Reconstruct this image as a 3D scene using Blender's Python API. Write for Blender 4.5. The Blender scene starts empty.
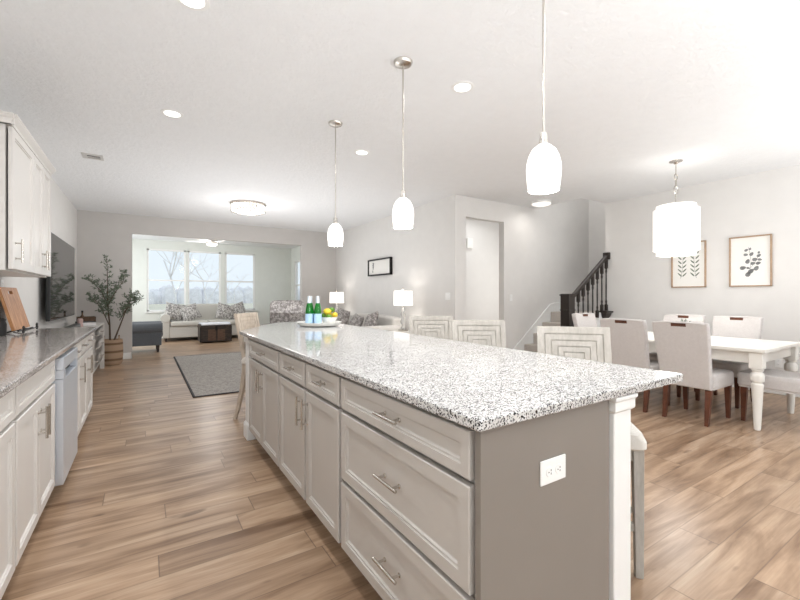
import bpy, bmesh, math, random
from mathutils import Vector, Matrix
SC = bpy.context.scene
COL = SC.collection
R = math.radians
PI = math.pi

# ---------------------------------------------------------------- camera
cam_d = bpy.data.cameras.new('camera')
cam = bpy.data.objects.new('camera', cam_d)
COL.objects.link(cam)
SC.camera = cam
cam_d.sensor_fit = 'HORIZONTAL'
cam_d.sensor_width = 36.0
cam_d.lens = 18.0
cam_d.shift_y = -0.005
cam_d.clip_start = 0.02
CAM_H = 1.25
cam.location = (0, 0, CAM_H)
cam.rotation_euler = (R(90), 0, -math.atan(0.64))

# ---------------------------------------------------------------- world, daylight, exposure
W = bpy.data.worlds.new('world')
SC.world = W
W.use_nodes = True
wn = W.node_tree.nodes
bg = wn['Background']
bg.inputs[0].default_value = (0.86, 0.92, 1.0, 1)
bg.inputs[1].default_value = 0.92
SC.view_settings.view_transform = 'Standard'
SC.view_settings.look = 'None'
SC.view_settings.gamma = 1
SC.view_settings.use_curve_mapping = False
SC.view_settings.exposure = 0.18


def area_light(name, loc, rot, sx, sy, power, color=(1, 1, 1)):
    l = bpy.data.lights.new(name, 'AREA')
    l.shape = 'RECTANGLE'
    l.size, l.size_y, l.energy, l.color = sx, sy, power, color
    o = bpy.data.objects.new(name, l)
    o.location = loc
    o.rotation_euler = rot
    COL.objects.link(o)
    return o


# added area lamps standing in for daylight from unseen front and sunroom side windows
area_light('window_fill', (4.6, -2.35, 1.35), (R(90), 0, 0), 4.0, 2.1, 14, (0.93, 0.97, 1.0))
area_light('window_fill', (0.0, -2.35, 1.6), (R(90), 0, 0), 1.6, 1.5, 4, (0.93, 0.97, 1.0))
area_light('window_fill', (-1.0, 11.6, 1.6), (0, R(-90), 0), 1.7, 3.2, 42, (0.96, 0.985, 1.0))
# unseen upward fill lights added to brighten the ceilings
area_light('ceiling_fill', (1.6, -1.6, 1.0), (R(180), 0, 0), 5.0, 1.4, 150, (0.94, 0.97, 1.0))
area_light('ceiling_fill', (5.4, -0.9, 1.0), (R(180), 0, 0), 2.4, 2.2, 56, (0.95, 0.975, 1.0))
area_light('ceiling_fill', (1.6, 6.9, 0.9), (R(180), 0, 0), 3.4, 3.6, 45, (0.97, 0.985, 1.0))
area_light('hallway_fill', (6.1, 5.1, 1.4), (R(90), 0, 0), 1.0, 2.2, 8.5, (1.0, 0.985, 0.965))  # added hidden lamp that brightens the hallway's far wall
area_light('stairwell_fill', (6.95, 4.4, 5.35), (0, 0, 0), 1.2, .7, 26, (0.98, 0.985, 1.0))  # unseen lamp added overhead to lift the dark stairwell


# ---------------------------------------------------------------- materials


def s2l(c):
    return tuple(((v / 255) / 12.92 if v / 255 <= 0.04045 else ((v / 255 + 0.055) / 1.055) ** 2.4) for v in c)


MATS = {}


class NT:
    """tiny node helper"""

    def __init__(self, name):
        self.m = bpy.data.materials.new(name)
        self.m.use_nodes = True
        self.t = self.m.node_tree
        self.n = self.t.nodes
        self.b = self.n['Principled BSDF']

    def node(self, kind, **kw):
        nd = self.n.new(kind)
        for k, v in kw.items():
            setattr(nd, k, v)
        return nd

    def link(self, a, b):
        self.t.links.new(a, b)

    def coords(self, scale=(1, 1, 1), kind='Object', loc=(0, 0, 0), rot=(0, 0, 0)):
        tc = self.node('ShaderNodeTexCoord')
        mp = self.node('ShaderNodeMapping')
        mp.inputs['Scale'].default_value = scale
        mp.inputs['Location'].default_value = loc
        mp.inputs['Rotation'].default_value = rot
        self.link(tc.outputs[kind], mp.inputs['Vector'])
        return mp.outputs['Vector']

    def noise(self, vec, scale, detail=3, rough=0.5):
        t = self.node('ShaderNodeTexNoise')
        t.inputs['Scale'].default_value = scale
        t.inputs['Detail'].default_value = detail
        t.inputs['Roughness'].default_value = rough
        self.link(vec, t.inputs['Vector'])
        return t

    def ramp(self, fac, stops, interp='LINEAR'):
        r = self.node('ShaderNodeValToRGB')
        r.color_ramp.interpolation = interp
        el = r.color_ramp.elements
        while len(el) > 1:
            el.remove(el[-1])
        el[0].position = stops[0][0]
        el[0].color = (*stops[0][1], 1)
        for p, c in stops[1:]:
            e = el.new(p)
            e.color = (*c, 1)
        self.link(fac, r.inputs['Fac'])
        return r.outputs['Color']

    def mix(self, fac, a, b, mode='MIX'):
        m = self.node('ShaderNodeMix', data_type='RGBA', blend_type=mode)
        for sock, v in ((m.inputs[0], fac), (m.inputs[6], a), (m.inputs[7], b)):
            if hasattr(v, 'is_output'):
                self.link(v, sock)
            elif isinstance(v, (int, float)):
                sock.default_value = v
            else:
                sock.default_value = (*v, 1)
        return m.outputs[2]

    def bump(self, height, strength, dist=0.01):
        b = self.node('ShaderNodeBump')
        b.inputs['Strength'].default_value = strength
        b.inputs['Distance'].default_value = dist
        self.link(height, b.inputs['Height'])
        self.link(b.outputs['Normal'], self.b.inputs['Normal'])

    def set(self, **kw):
        for k, v in kw.items():
            s = self.b.inputs[k.replace('_', ' ')]
            if hasattr(v, 'is_output'):
                self.link(v, s)
            elif isinstance(v, tuple) and len(v) == 3:
                s.default_value = (*v, 1)
            else:
                s.default_value = v
        return self


def plain(key, rgb, rough=0.5, metal=0.0, var=0.05, scale=6.0, bump=0.0, bscale=60, **kw):
    """paint-like procedural material: slight noise in colour, optional bump"""
    t = NT(key)
    c = s2l(rgb)
    v = t.coords()
    n = t.noise(v, scale, 4)
    lo = tuple(x * (1 - var) for x in c)
    hi = tuple(min(1, x * (1 + var)) for x in c)
    t.set(Base_Color=t.ramp(n.outputs['Fac'], [(0.3, lo), (0.7, hi)]), Roughness=rough, Metallic=metal, **kw)
    if bump:
        n2 = t.noise(v, bscale, 5)
        t.bump(n2.outputs['Fac'], bump)
    MATS[key] = t.m
    return t.m


def emis(key, rgb, strength):
    t = NT(key)
    c = s2l(rgb)
    t.set(Base_Color=(0.9, 0.9, 0.88), Roughness=0.4, Emission_Color=c, Emission_Strength=strength)
    MATS[key] = t.m


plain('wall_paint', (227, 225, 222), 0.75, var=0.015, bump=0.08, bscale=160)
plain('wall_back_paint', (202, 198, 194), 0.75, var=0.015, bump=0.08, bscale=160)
plain('sunroom_paint', (226, 229, 223), 0.75, var=0.015, bump=0.08, bscale=160)
plain('trim_white', (240, 240, 238), 0.4, var=0.01)
plain('cabinet_white', (216, 212, 207), 0.38, var=0.012)
plain('cabinet_grey', (191, 186, 180), 0.38, var=0.015)
plain('panel_grey_shaded', (134, 127, 120), 0.4, var=0.015)  # cabinet grey darkened to paint in the end panel's shade
plain('toe_dark', (70, 66, 62), 0.7)
plain('nickel', (200, 195, 188), 0.26, 1.0, var=0.03)
plain('steel', (214, 220, 228), 0.34, 0.55, var=0.02)
plain('steel_dark', (120, 122, 126), 0.35, 0.8)
plain('black_metal', (26, 24, 23), 0.5, 0.3)
plain('espresso_wood', (40, 32, 27), 0.35, var=0.2, scale=20)
plain('walnut', (92, 52, 34), 0.4, var=0.25, scale=14)
plain('outlet_white', (242, 242, 240), 0.35, var=0.005)
plain('outlet_dark', (90, 88, 86), 0.6)
plain('table_white', (236, 233, 226), 0.35, var=0.02)
plain('carpet', (196, 188, 180), 0.95, var=0.12, scale=120, bump=0.6, bscale=400)
plain('porcelain', (240, 239, 234), 0.18, var=0.01)
plain('leaf_green', (104, 118, 98), 0.55, var=0.35, scale=30)
plain('lemon', (238, 205, 60), 0.4, var=0.08, scale=40, bump=0.1, bscale=200)
plain('lime', (92, 140, 40), 0.4, var=0.15, scale=40)
plain('bark', (94, 80, 66), 0.8, var=0.2, scale=40)
plain('tree_bark_washed', (232, 230, 230), 0.9, var=0.15, scale=3)  # bark bleached to paint in the overexposed daylight outside
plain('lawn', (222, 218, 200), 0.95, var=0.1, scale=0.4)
plain('far_hedge_haze', (236, 236, 240), 0.95, var=0.12, scale=0.8)  # haze and overexposure painted into the tree line's colour
plain('book_white', (232, 230, 228), 0.6)
plain('book_black', (34, 35, 40), 0.5)
plain('candle_pink', (196, 166, 160), 0.5)
plain('tray_brown', (92, 68, 46), 0.6, var=0.25, scale=25)
plain('label_blue', (176, 208, 238), 0.5, var=0.04)
plain('cap_silver', (205, 212, 220), 0.4, 0.2)
plain('chime_white', (236, 234, 230), 0.5)
plain('vent_white', (205, 203, 200), 0.5)
plain('vent_dark', (92, 92, 92), 0.7)
plain('iron_scroll', (40, 36, 34), 0.45, 0.5)
plain('sofa_foot', (46, 36, 32), 0.5)
plain('throw_white', (214, 216, 222), 0.9, var=0.06, scale=20)
plain('canister_white', (238, 236, 232), 0.4)
plain('tv_black', (22, 24, 26), 0.35)
plain('gold_leaf', (150, 136, 84), 0.5, var=0.3, scale=40)
plain('frame_oak', (176, 148, 122), 0.5, var=0.12, scale=18)
plain('mat_paper', (240, 238, 233), 0.8, var=0.01)
plain('ink_grey', (126, 127, 126), 0.85, var=0.25, scale=30)
plain('ink_green', (116, 124, 112), 0.85, var=0.3, scale=30)
plain('concrete_grey', (150, 148, 146), 0.6)
emis('glow_pendant', (255, 248, 242), 0.8)
emis('glow_drum', (255, 250, 245), 0.55)
emis('glow_lamp', (255, 246, 238), 0.8)
emis('glow_can', (255, 252, 248), 2.5)
emis('glow_crystal', (255, 246, 240), 1.4)


def mk_ceiling():
    t = NT('ceiling_paint')
    v = t.coords()
    n = t.noise(v, 26, 5, 0.6)
    n2 = t.noise(v, 9, 3)
    c = s2l((239, 240, 241))
    t.set(Base_Color=t.ramp(n2.outputs['Fac'], [(0.3, tuple(x * 0.98 for x in c)), (0.7, c)]), Roughness=0.9)
    t.bump(t.ramp(n.outputs['Fac'], [(0.42, (0, 0, 0)), (0.6, (1, 1, 1))]), 0.24, 0.012)
    MATS['ceiling_paint'] = t.m


mk_ceiling()


def mk_floor():
    t = NT('floor_planks')
    v = t.coords()
    PW, PL = 0.178, 1.25
    sx = t.node('ShaderNodeSeparateXYZ')
    t.link(v, sx.inputs[0])

    def math_(op, a, b=None):
        n = t.node('ShaderNodeMath', operation=op)
        for k, q in enumerate((a, b)):
            if q is None:
                continue
            if hasattr(q, 'is_output'):
                t.link(q, n.inputs[k])
            else:
                n.inputs[k].default_value = q
        return n.outputs[0]

    def combine(x, y, z=0.0):
        n = t.node('ShaderNodeCombineXYZ')
        for k, q in enumerate((x, y, z)):
            if hasattr(q, 'is_output'):
                t.link(q, n.inputs[k])
            else:
                n.inputs[k].default_value = q
        return n.outputs[0]
    yr = math_('DIVIDE', math_('ADD', sx.outputs['Y'], 10.03), PW)
    row = math_('FLOOR', yr)
    fy = math_('FRACT', yr)
    wn1 = t.node('ShaderNodeTexWhiteNoise')
    wn1.noise_dimensions = '1D'
    t.link(row, wn1.inputs['W'])
    xr = math_('ADD', math_('DIVIDE', math_('ADD', sx.outputs['X'], 20.0), PL), math_('MULTIPLY', wn1.outputs['Value'], 7.0))
    col = math_('FLOOR', xr)
    fx = math_('FRACT', xr)
    wn2 = t.node('ShaderNodeTexWhiteNoise')
    wn2.noise_dimensions = '2D'
    t.link(combine(col, row), wn2.inputs['Vector'])
    # distance to plank edges in metres
    ey = math_('MULTIPLY', math_('MINIMUM', fy, math_('SUBTRACT', 1.0, fy)), PW)
    ex = math_('MULTIPLY', math_('MINIMUM', fx, math_('SUBTRACT', 1.0, fx)), PL)
    seam = math_('MAXIMUM', t.ramp(ex, [(0.0, (.85, .85, .85)), (0.0014, (0.6, 0.6, 0.6)), (0.0026, (0, 0, 0))]),
                 t.ramp(ey, [(0.0, (.55, .55, .55)), (0.0008, (0.35, 0.35, 0.35)), (0.0018, (0, 0, 0))]))
    # grain, shifted per plank
    off = t.node('ShaderNodeVectorMath', operation='MULTIPLY_ADD')
    t.link(wn2.outputs['Color'], off.inputs[0])
    off.inputs[1].default_value = (40.0, 40.0, 40.0)
    t.link(v, off.inputs[2])

    def grain(sc, scale, detail, rough=0.55, dist=0.0):
        mp = t.node('ShaderNodeMapping')
        mp.inputs['Scale'].default_value = sc
        t.link(off.outputs[0], mp.inputs['Vector'])
        n = t.noise(mp.outputs['Vector'], scale, detail, rough)
        n.inputs['Distortion'].default_value = dist
        return n.outputs['Fac']
    g1 = grain((0.9, 6.5, 1), 1.5, 4, 0.55, 0.6)
    g2 = grain((1.6, 48, 1), 2.0, 6, 0.62, 0.3)
    g3 = grain((3.2, 9.0, 1), 1.15, 2, 0.5)
    base = t.ramp(g1, [(0.26, s2l((118, 90, 68))), (0.42, s2l((152, 125, 101))), (0.56, s2l((179, 151, 125))), (0.74, s2l((200, 175, 150)))])
    fine = t.ramp(g2, [(0.32, (0.76, 0.74, 0.72)), (0.6, (1.05, 1.05, 1.05))])
    c = t.mix(0.55, base, fine, 'MULTIPLY')
    knot = t.ramp(g3, [(0.22, (0.42, 0.38, 0.36)), (0.31, (1, 1, 1))])
    c = t.mix(0.85, c, knot, 'MULTIPLY')
    tone = t.ramp(wn2.outputs['Value'], [(0.0, (0.86, 0.85, 0.85)), (0.5, (0.98, 0.98, 0.98)), (1.0, (1.07, 1.06, 1.05))])
    c = t.mix(0.75, c, tone, 'MULTIPLY')
    c = t.mix(seam, c, s2l((92, 74, 62)))
    t.set(Base_Color=c, Roughness=0.31, Specular_IOR_Level=0.36)
    t.bump(g2, 0.05, 0.003)
    MATS['floor_planks'] = t.m


mk_floor()


def mk_granite(key, light, mid, dark, p0, p1, p2):
    t = NT(key)
    v = t.coords()
    n = t.noise(v, 70, 4, 0.65)
    vo = t.node('ShaderNodeTexVoronoi')
    vo.inputs['Scale'].default_value = 250
    wv = t.mix(0.004, v, n.outputs['Color'], 'ADD')
    t.link(wv, vo.inputs['Vector'])
    sp = t.node('ShaderNodeSeparateColor')
    t.link(vo.outputs['Color'], sp.inputs[0])
    c = t.ramp(sp.outputs[0], [(0.0, dark), (p0, dark), (p0 + 0.02, mid), (p1, mid), (p1 + 0.03, tuple((a + b) / 2 for a, b in zip(mid, light))), (p2, light), (1, light)])
    n2 = t.noise(v, 14, 4)
    cl = t.ramp(n2.outputs['Fac'], [(0.35, (0.80, 0.79, 0.78)), (0.6, (1, 1, 1))])
    c = t.mix(0.6, c, cl, 'MULTIPLY')
    t.set(Base_Color=c, Roughness=0.09, Specular_IOR_Level=0.5)
    MATS[key] = t.m


mk_granite('granite', s2l((218, 217, 215)), s2l((142, 141, 141)), s2l((38, 38, 40)), 0.18, 0.34, 0.47)
mk_granite('granite_warm', s2l((214, 208, 203)), s2l((132, 122, 116)), s2l((44, 41, 41)), 0.17, 0.42, 0.6)


def mk_weave(key, rgb, rgb2, sc=220, rough=0.95):
    t = NT(key)
    v = t.coords()
    w1 = t.node('ShaderNodeTexWave')
    w1.wave_type = 'BANDS'
    w1.bands_direction = 'X'
    w2 = t.node('ShaderNodeTexWave')
    w2.wave_type = 'BANDS'
    w2.bands_direction = 'Z'
    for w in (w1, w2):
        w.inputs['Scale'].default_value = sc
        w.inputs['Distortion'].default_value = 2.5
        w.inputs['Detail'].default_value = 2
        t.link(v, w.inputs['Vector'])
    m = t.node('ShaderNodeMath', operation='ADD')
    t.link(w1.outputs['Fac'], m.inputs[0])
    t.link(w2.outputs['Fac'], m.inputs[1])
    n = t.noise(v, 40, 4)
    c = t.ramp(m.outputs[0], [(0.2, s2l(rgb2)), (0.9, s2l(rgb))])
    c = t.mix(0.3, c, t.ramp(n.outputs['Fac'], [(0.3, s2l(rgb2)), (0.7, s2l(rgb))]))
    t.set(Base_Color=c, Roughness=rough, Sheen_Weight=0.15)
    t.bump(m.outputs[0], 0.25, 0.002)
    MATS[key] = t.m


mk_weave('linen_grey', (214, 209, 206), (194, 188, 185), 90)
mk_weave('linen_light', (222, 218, 214), (206, 201, 197), 90)
mk_weave('sofa_cream', (206, 203, 196), (192, 189, 181), 60)
mk_weave('sofa_ivory', (222, 219, 214), (208, 204, 198), 60)
mk_weave('armchair_slate', (104, 108, 113), (78, 82, 88), 70)
mk_weave('seat_ivory', (226, 222, 214), (212, 206, 198), 110)


def mk_pattern(key, light, dark, scale=18):
    t = NT(key)
    v = t.coords()
    n = t.noise(v, scale, 3, 0.5)
    vo = t.node('ShaderNodeTexVoronoi')
    vo.feature = 'DISTANCE_TO_EDGE'
    vo.inputs['Scale'].default_value = scale
    t.link(t.mix(0.08, v, n.outputs['Color'], 'ADD'), vo.inputs['Vector'])
    a = t.ramp(vo.outputs['Distance'], [(0.03, (0, 0, 0)), (0.1, (1, 1, 1))])
    b = t.ramp(n.outputs['Fac'], [(0.42, s2l(dark)), (0.55, s2l(light))])
    c = t.mix(a, s2l(dark), b)
    t.set(Base_Color=c, Roughness=0.95)
    MATS[key] = t.m


mk_pattern('paisley', (206, 203, 198), (128, 124, 122), 22)
mk_pattern('paisley_dark', (202, 197, 193), (134, 128, 126), 22)


def mk_wood(key, c0, c1, c2, axis=(1, 1, 1), rough=0.5, sc=3.0, stripes=0):
    t = NT(key)
    v = t.coords(scale=axis)
    n = t.noise(v, sc, 6, 0.65)
    c = t.ramp(n.outputs['Fac'], [(0.3, s2l(c0)), (0.5, s2l(c1)), (0.7, s2l(c2))])
    t.set(Base_Color=c, Roughness=rough)
    t.bump(n.outputs['Fac'], 0.1, 0.003)
    MATS[key] = t.m


mk_wood('board_wood', (150, 96, 56), (186, 130, 84), (212, 162, 114), (14, 14, 2.0), 0.45)
mk_wood('stool_wood', (164, 159, 151), (178, 173, 165), (190, 185, 178), (16, 16, 4), 0.6)
mk_wood('stool_wood_warm', (176, 160, 144), (198, 184, 168), (212, 200, 186), (16, 16, 4), 0.6)
mk_wood('trunk_wood', (30, 25, 23), (52, 43, 38), (82, 66, 56), (3, 3, 12), 0.5)
mk_wood('trunk_panel', (60, 46, 38), (92, 70, 56), (120, 92, 74), (4, 4, 14), 0.55)


def mk_basket():
    t = NT('basket_weave')
    v = t.coords()
    w = t.node('ShaderNodeTexWave')
    w.bands_direction = 'Z'
    w.inputs['Scale'].default_value = 18
    w.inputs['Distortion'].default_value = 1.0
    t.link(v, w.inputs['Vector'])
    w2 = t.node('ShaderNodeTexWave')
    w2.bands_direction = 'Z'
    w2.inputs['Scale'].default_value = 2.2
    w2.inputs['Phase Offset'].default_value = 2.0
    t.link(v, w2.inputs['Vector'])
    c = t.ramp(w.outputs['Fac'], [(0.1, s2l((150, 122, 98))), (0.7, s2l((196, 170, 144)))])
    band = t.ramp(w2.outputs['Fac'], [(0.08, (0.45, 0.40, 0.36)), (0.3, (1, 1, 1))])
    t.set(Base_Color=t.mix(1.0, c, band, 'MULTIPLY'), Roughness=0.9)
    t.bump(w.outputs['Fac'], 0.6, 0.01)
    MATS['basket_weave'] = t.m


mk_basket()


def mk_rug():
    t = NT('rug_weave')
    v = t.coords()
    w = t.node('ShaderNodeTexWave')
    w.bands_direction = 'Y'
    w.inputs['Scale'].default_value = 7
    w.inputs['Distortion'].default_value = 8
    w.inputs['Detail'].default_value = 3
    w.inputs['Detail Scale'].default_value = 4
    t.link(v, w.inputs['Vector'])
    n = t.noise(v, 30, 4, 0.7)
    c = t.mix(0.5, t.ramp(w.outputs['Fac'], [(0.2, s2l((134, 129, 124))), (0.8, s2l((188, 182, 175)))]),
              t.ramp(n.outputs['Fac'], [(0.35, s2l((126, 122, 118))), (0.65, s2l((196, 190, 183)))]))
    t.set(Base_Color=c, Roughness=0.98)
    t.bump(w.outputs['Fac'], 0.5, 0.01)
    MATS['rug_weave'] = t.m


mk_rug()
plain('rug_binding', (66, 64, 66), 0.95, var=0.1)


def mk_glass(key, tint, rough=0.0):
    """thin pane: clear with a fresnel reflection"""
    t = NT(key)
    tr = t.node('ShaderNodeBsdfTransparent')
    tr.inputs[0].default_value = (*tint, 1)
    gl = t.node('ShaderNodeBsdfGlossy')
    gl.inputs['Roughness'].default_value = 0.02
    lw = t.node('ShaderNodeLayerWeight')
    lw.inputs['Blend'].default_value = 0.5
    pw = t.node('ShaderNodeMath', operation='POWER')
    pw.inputs[1].default_value = 5.0
    t.link(lw.outputs['Facing'], pw.inputs[0])
    fr = t.node('ShaderNodeMath', operation='MULTIPLY_ADD')
    fr.inputs[1].default_value = 0.5
    fr.inputs[2].default_value = 0.006
    t.link(pw.outputs[0], fr.inputs[0])
    mx = t.node('ShaderNodeMixShader')
    t.link(fr.outputs[0], mx.inputs[0])
    t.link(tr.outputs[0], mx.inputs[1])
    t.link(gl.outputs[0], mx.inputs[2])
    t.link(mx.outputs[0], t.n['Material Output'].inputs[0])
    MATS[key] = t.m


mk_glass('pane', (0.97, 0.99, 0.99))


def mk_special():
    t = NT('bottle_green')
    t.set(Base_Color=s2l((30, 140, 50)), Roughness=0.08, Transmission_Weight=0.55, IOR=1.45)
    MATS['bottle_green'] = t.m
    t = NT('lamp_glass')
    t.set(Base_Color=(0.9, 0.9, 0.88), Roughness=0.08, Transmission_Weight=0.7, IOR=1.3)
    MATS['lamp_glass'] = t.m
    t = NT('tv_screen')
    t.set(Base_Color=s2l((58, 60, 60)), Roughness=0.05, Specular_IOR_Level=0.8)
    MATS['tv_screen'] = t.m


mk_special()

# ---------------------------------------------------------------- mesh helpers


class MB:
    def __init__(self):
        self.bm = bmesh.new()

    def _merge(self, tb, mat=None):
        if mat is not None:
            tb.transform(mat)
        me = bpy.data.meshes.new('tmp')
        tb.to_mesh(me)
        tb.free()
        self.bm.from_mesh(me)
        bpy.data.meshes.remove(me)
        return self

    def box(self, x0, x1, y0, y1, z0, z1, bev=0.0, seg=2, mat=None):
        tb = bmesh.new()
        bmesh.ops.create_cube(tb, size=1)
        for v in tb.verts:
            v.co = Vector((x0 + (v.co.x + .5) * (x1 - x0), y0 + (v.co.y + .5) * (y1 - y0), z0 + (v.co.z + .5) * (z1 - z0)))
        if bev > 0:
            bmesh.ops.bevel(tb, geom=list(tb.edges), offset=bev, segments=seg, profile=0.5, affect='EDGES')
        return self._merge(tb, mat)

    def frustum(self, c0, s0, c1, s1, bev=0.0):
        """tapered square bar from centre c0 (half sizes s0) to c1 (half sizes s1)"""
        tb = bmesh.new()
        a = [tb.verts.new((c0[0] + dx * s0[0], c0[1] + dy * s0[1], c0[2])) for dx, dy in ((-1, -1), (1, -1), (1, 1), (-1, 1))]
        b = [tb.verts.new((c1[0] + dx * s1[0], c1[1] + dy * s1[1], c1[2])) for dx, dy in ((-1, -1), (1, -1), (1, 1), (-1, 1))]
        tb.faces.new(a[::-1])
        tb.faces.new(b)
        for i in range(4):
            j = (i + 1) % 4
            tb.faces.new((a[i], a[j], b[j], b[i]))
        bmesh.ops.recalc_face_normals(tb, faces=list(tb.faces))
        if bev:
            bmesh.ops.bevel(tb, geom=list(tb.edges), offset=bev, segments=1, affect='EDGES')
        return self._merge(tb)

    def cyl(self, p0, p1, r0, r1=None, n=16):
        return self.tube([p0, p1], [r0, r0 if r1 is None else r1], n)

    def tube(self, pts, r, n=10):
        pts = [Vector(p) for p in pts]
        rs = r if isinstance(r, (list, tuple)) else [r] * len(pts)
        tb = bmesh.new()
        rings = []
        up = None
        for i, p in enumerate(pts):
            d = (pts[min(i + 1, len(pts) - 1)] - pts[max(i - 1, 0)])
            if d.length < 1e-9:
                d = Vector((0, 0, 1))
            d.normalize()
            if up is None:
                up = Vector((0, 0, 1)) if abs(d.z) < 0.9 else Vector((1, 0, 0))
            a = d.cross(up)
            if a.length < 1e-4:
                a = d.cross(Vector((0, 1, 0)))
            a.normalize()
            b = d.cross(a).normalized()
            up = -b if False else up
            rings.append([tb.verts.new(p + a * rs[i] * math.cos(2 * PI * k / n) + b * rs[i] * math.sin(2 * PI * k / n)) for k in range(n)])
        for i in range(len(rings) - 1):
            for k in range(n):
                tb.faces.new((rings[i][k], rings[i][(k + 1) % n], rings[i + 1][(k + 1) % n], rings[i + 1][k]))
        tb.faces.new(rings[0][::-1])
        tb.faces.new(rings[-1])
        bmesh.ops.recalc_face_normals(tb, faces=list(tb.faces))
        return self._merge(tb)

    def lathe(self, prof, c=(0, 0, 0), n=24, mat=None, cap=True):
        tb = bmesh.new()
        rings = []
        for r, z in prof:
            r = max(r, 0.0004)
            rings.append([tb.verts.new((c[0] + r * math.cos(2 * PI * k / n), c[1] + r * math.sin(2 * PI * k / n), c[2] + z)) for k in range(n)])
        for i in range(len(rings) - 1):
            for k in range(n):
                tb.faces.new((rings[i][k], rings[i][(k + 1) % n], rings[i + 1][(k + 1) % n], rings[i + 1][k]))
        if cap:
            tb.faces.new(rings[0][::-1])
            tb.faces.new(rings[-1])
        bmesh.ops.recalc_face_normals(tb, faces=list(tb.faces))
        return self._merge(tb, mat)

    def prism(self, pts, h0, h1, plane='XY', bev=0.0, seg=2):
        """polygon pts extruded: plane XY -> along z, XZ -> along y, YZ -> along x"""
        tb = bmesh.new()

        def P(p, h):
            return {'XY': (p[0], p[1], h), 'XZ': (p[0], h, p[1]), 'YZ': (h, p[0], p[1])}[plane]
        a = [tb.verts.new(P(p, h0)) for p in pts]
        b = [tb.verts.new(P(p, h1)) for p in pts]
        n = len(pts)
        tb.faces.new(a[::-1])
        tb.faces.new(b)
        for i in range(n):
            tb.faces.new((a[i], a[(i + 1) % n], b[(i + 1) % n], b[i]))
        bmesh.ops.recalc_face_normals(tb, faces=list(tb.faces))
        if bev:
            eds = [e for e in tb.edges if abs(e.calc_face_angle(0)) > 0.35]
            bmesh.ops.bevel(tb, geom=eds, offset=bev, segments=seg, profile=0.5, affect='EDGES')
        return self._merge(tb)

    def rings(self, x0, x1, z0, z1, prof, yb):
        """front panel in the XZ plane facing -y; prof = [(inset, y), ...] from the outside inwards; yb = back plane"""
        tb = bmesh.new()

        def ring(i, y):
            return [tb.verts.new(c) for c in ((x0 + i, y, z0 + i), (x1 - i, y, z0 + i), (x1 - i, y, z1 - i), (x0 + i, y, z1 - i))]
        rs = [ring(0, yb)] + [ring(i, y) for i, y in prof]
        tb.faces.new(rs[0])
        for a, b in zip(rs, rs[1:]):
            for k in range(4):
                tb.faces.new((a[k], a[(k + 1) % 4], b[(k + 1) % 4], b[k]))
        tb.faces.new(rs[-1])
        bmesh.ops.recalc_face_normals(tb, faces=list(tb.faces))
        return self._merge(tb)

    def loft(self, loops, cap=True, mat=None):
        tb = bmesh.new()
        rs = [[tb.verts.new(p) for p in lp] for lp in loops]
        n = len(rs[0])
        for a, b in zip(rs, rs[1:]):
            for k in range(n):
                tb.faces.new((a[k], a[(k + 1) % n], b[(k + 1) % n], b[k]))
        if cap:
            tb.faces.new(rs[0][::-1])
            tb.faces.new(rs[-1])
        bmesh.ops.recalc_face_normals(tb, faces=list(tb.faces))
        return self._merge(tb, mat)

    def pillow(self, w, h, t, mat, n=12, pinch=0.06):
        tb = bmesh.new()
        gs = []
        for s in (1, -1):
            g = []
            for i in range(n + 1):
                row = []
                for j in range(n + 1):
                    u, v = -1 + 2 * i / n, -1 + 2 * j / n
                    k = max(0, (1 - abs(u) ** 2.6) * (1 - abs(v) ** 2.6)) ** 0.55
                    pu = 1 - pinch * (1 - abs(v) ** 2)
                    pv = 1 - pinch * (1 - abs(u) ** 2)
                    row.append(tb.verts.new((u * w / 2 * pu, s * t / 2 * k, v * h / 2 * pv)))
                g.append(row)
            gs.append(g)
        for g in gs:
            for i in range(n):
                for j in range(n):
                    tb.faces.new((g[i][j], g[i + 1][j], g[i + 1][j + 1], g[i][j + 1]))
        bmesh.ops.remove_doubles(tb, verts=list(tb.verts), dist=1e-5)
        bmesh.ops.recalc_face_normals(tb, faces=list(tb.faces))
        return self._merge(tb, mat)

    def build(self, name, mat, parent=None, smooth=True, angle=35):
        me = bpy.data.meshes.new(name)
        self.bm.to_mesh(me)
        self.bm.free()
        me.materials.append(MATS[mat] if isinstance(mat, str) else mat)
        if smooth:
            me.shade_smooth()
            me.set_sharp_from_angle(angle=R(angle))
        o = bpy.data.objects.new(name, me)
        if smooth and len(me.polygons) < 4000:
            wm = o.modifiers.new('weighted_normal', 'WEIGHTED_NORMAL')
            wm.keep_sharp = True
        COL.objects.link(o)
        if parent is not None:
            o.parent = parent
        return o


def tag(o, label=None, cat=None, group=None, kind=None):
    if label:
        o['label'] = label
    if cat:
        o['category'] = cat
    if group:
        o['group'] = group
    if kind:
        o['kind'] = kind
    return o


def thing(name, label, cat, loc=(0, 0, 0), rotz=0.0, group=None):
    o = bpy.data.objects.new(name, None)
    o.empty_display_size = 0.1
    COL.objects.link(o)
    o.location = loc
    o.rotation_euler = (0, 0, rotz)
    return tag(o, label, cat, group)


def children(o):
    return [c for c in COL.objects if c.parent is o]


def copy_tree(o, loc=None, rotz=None, label=None, group=None, parent=None):
    c = o.copy()
    COL.objects.link(c)
    if parent is not None:
        c.parent = parent
    for ch in children(o):
        copy_tree(ch, parent=c)
    if loc is not None:
        c.location = loc
    if rotz is not None:
        c.rotation_euler = (0, 0, rotz)
    if label:
        c['label'] = label
    if group:
        c['group'] = group
    return c


def struct(name, mb, mat, label=None):
    o = mb.build(name, mat)
    o['kind'] = 'structure'
    if label:
        o['label'] = label
    return o


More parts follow.
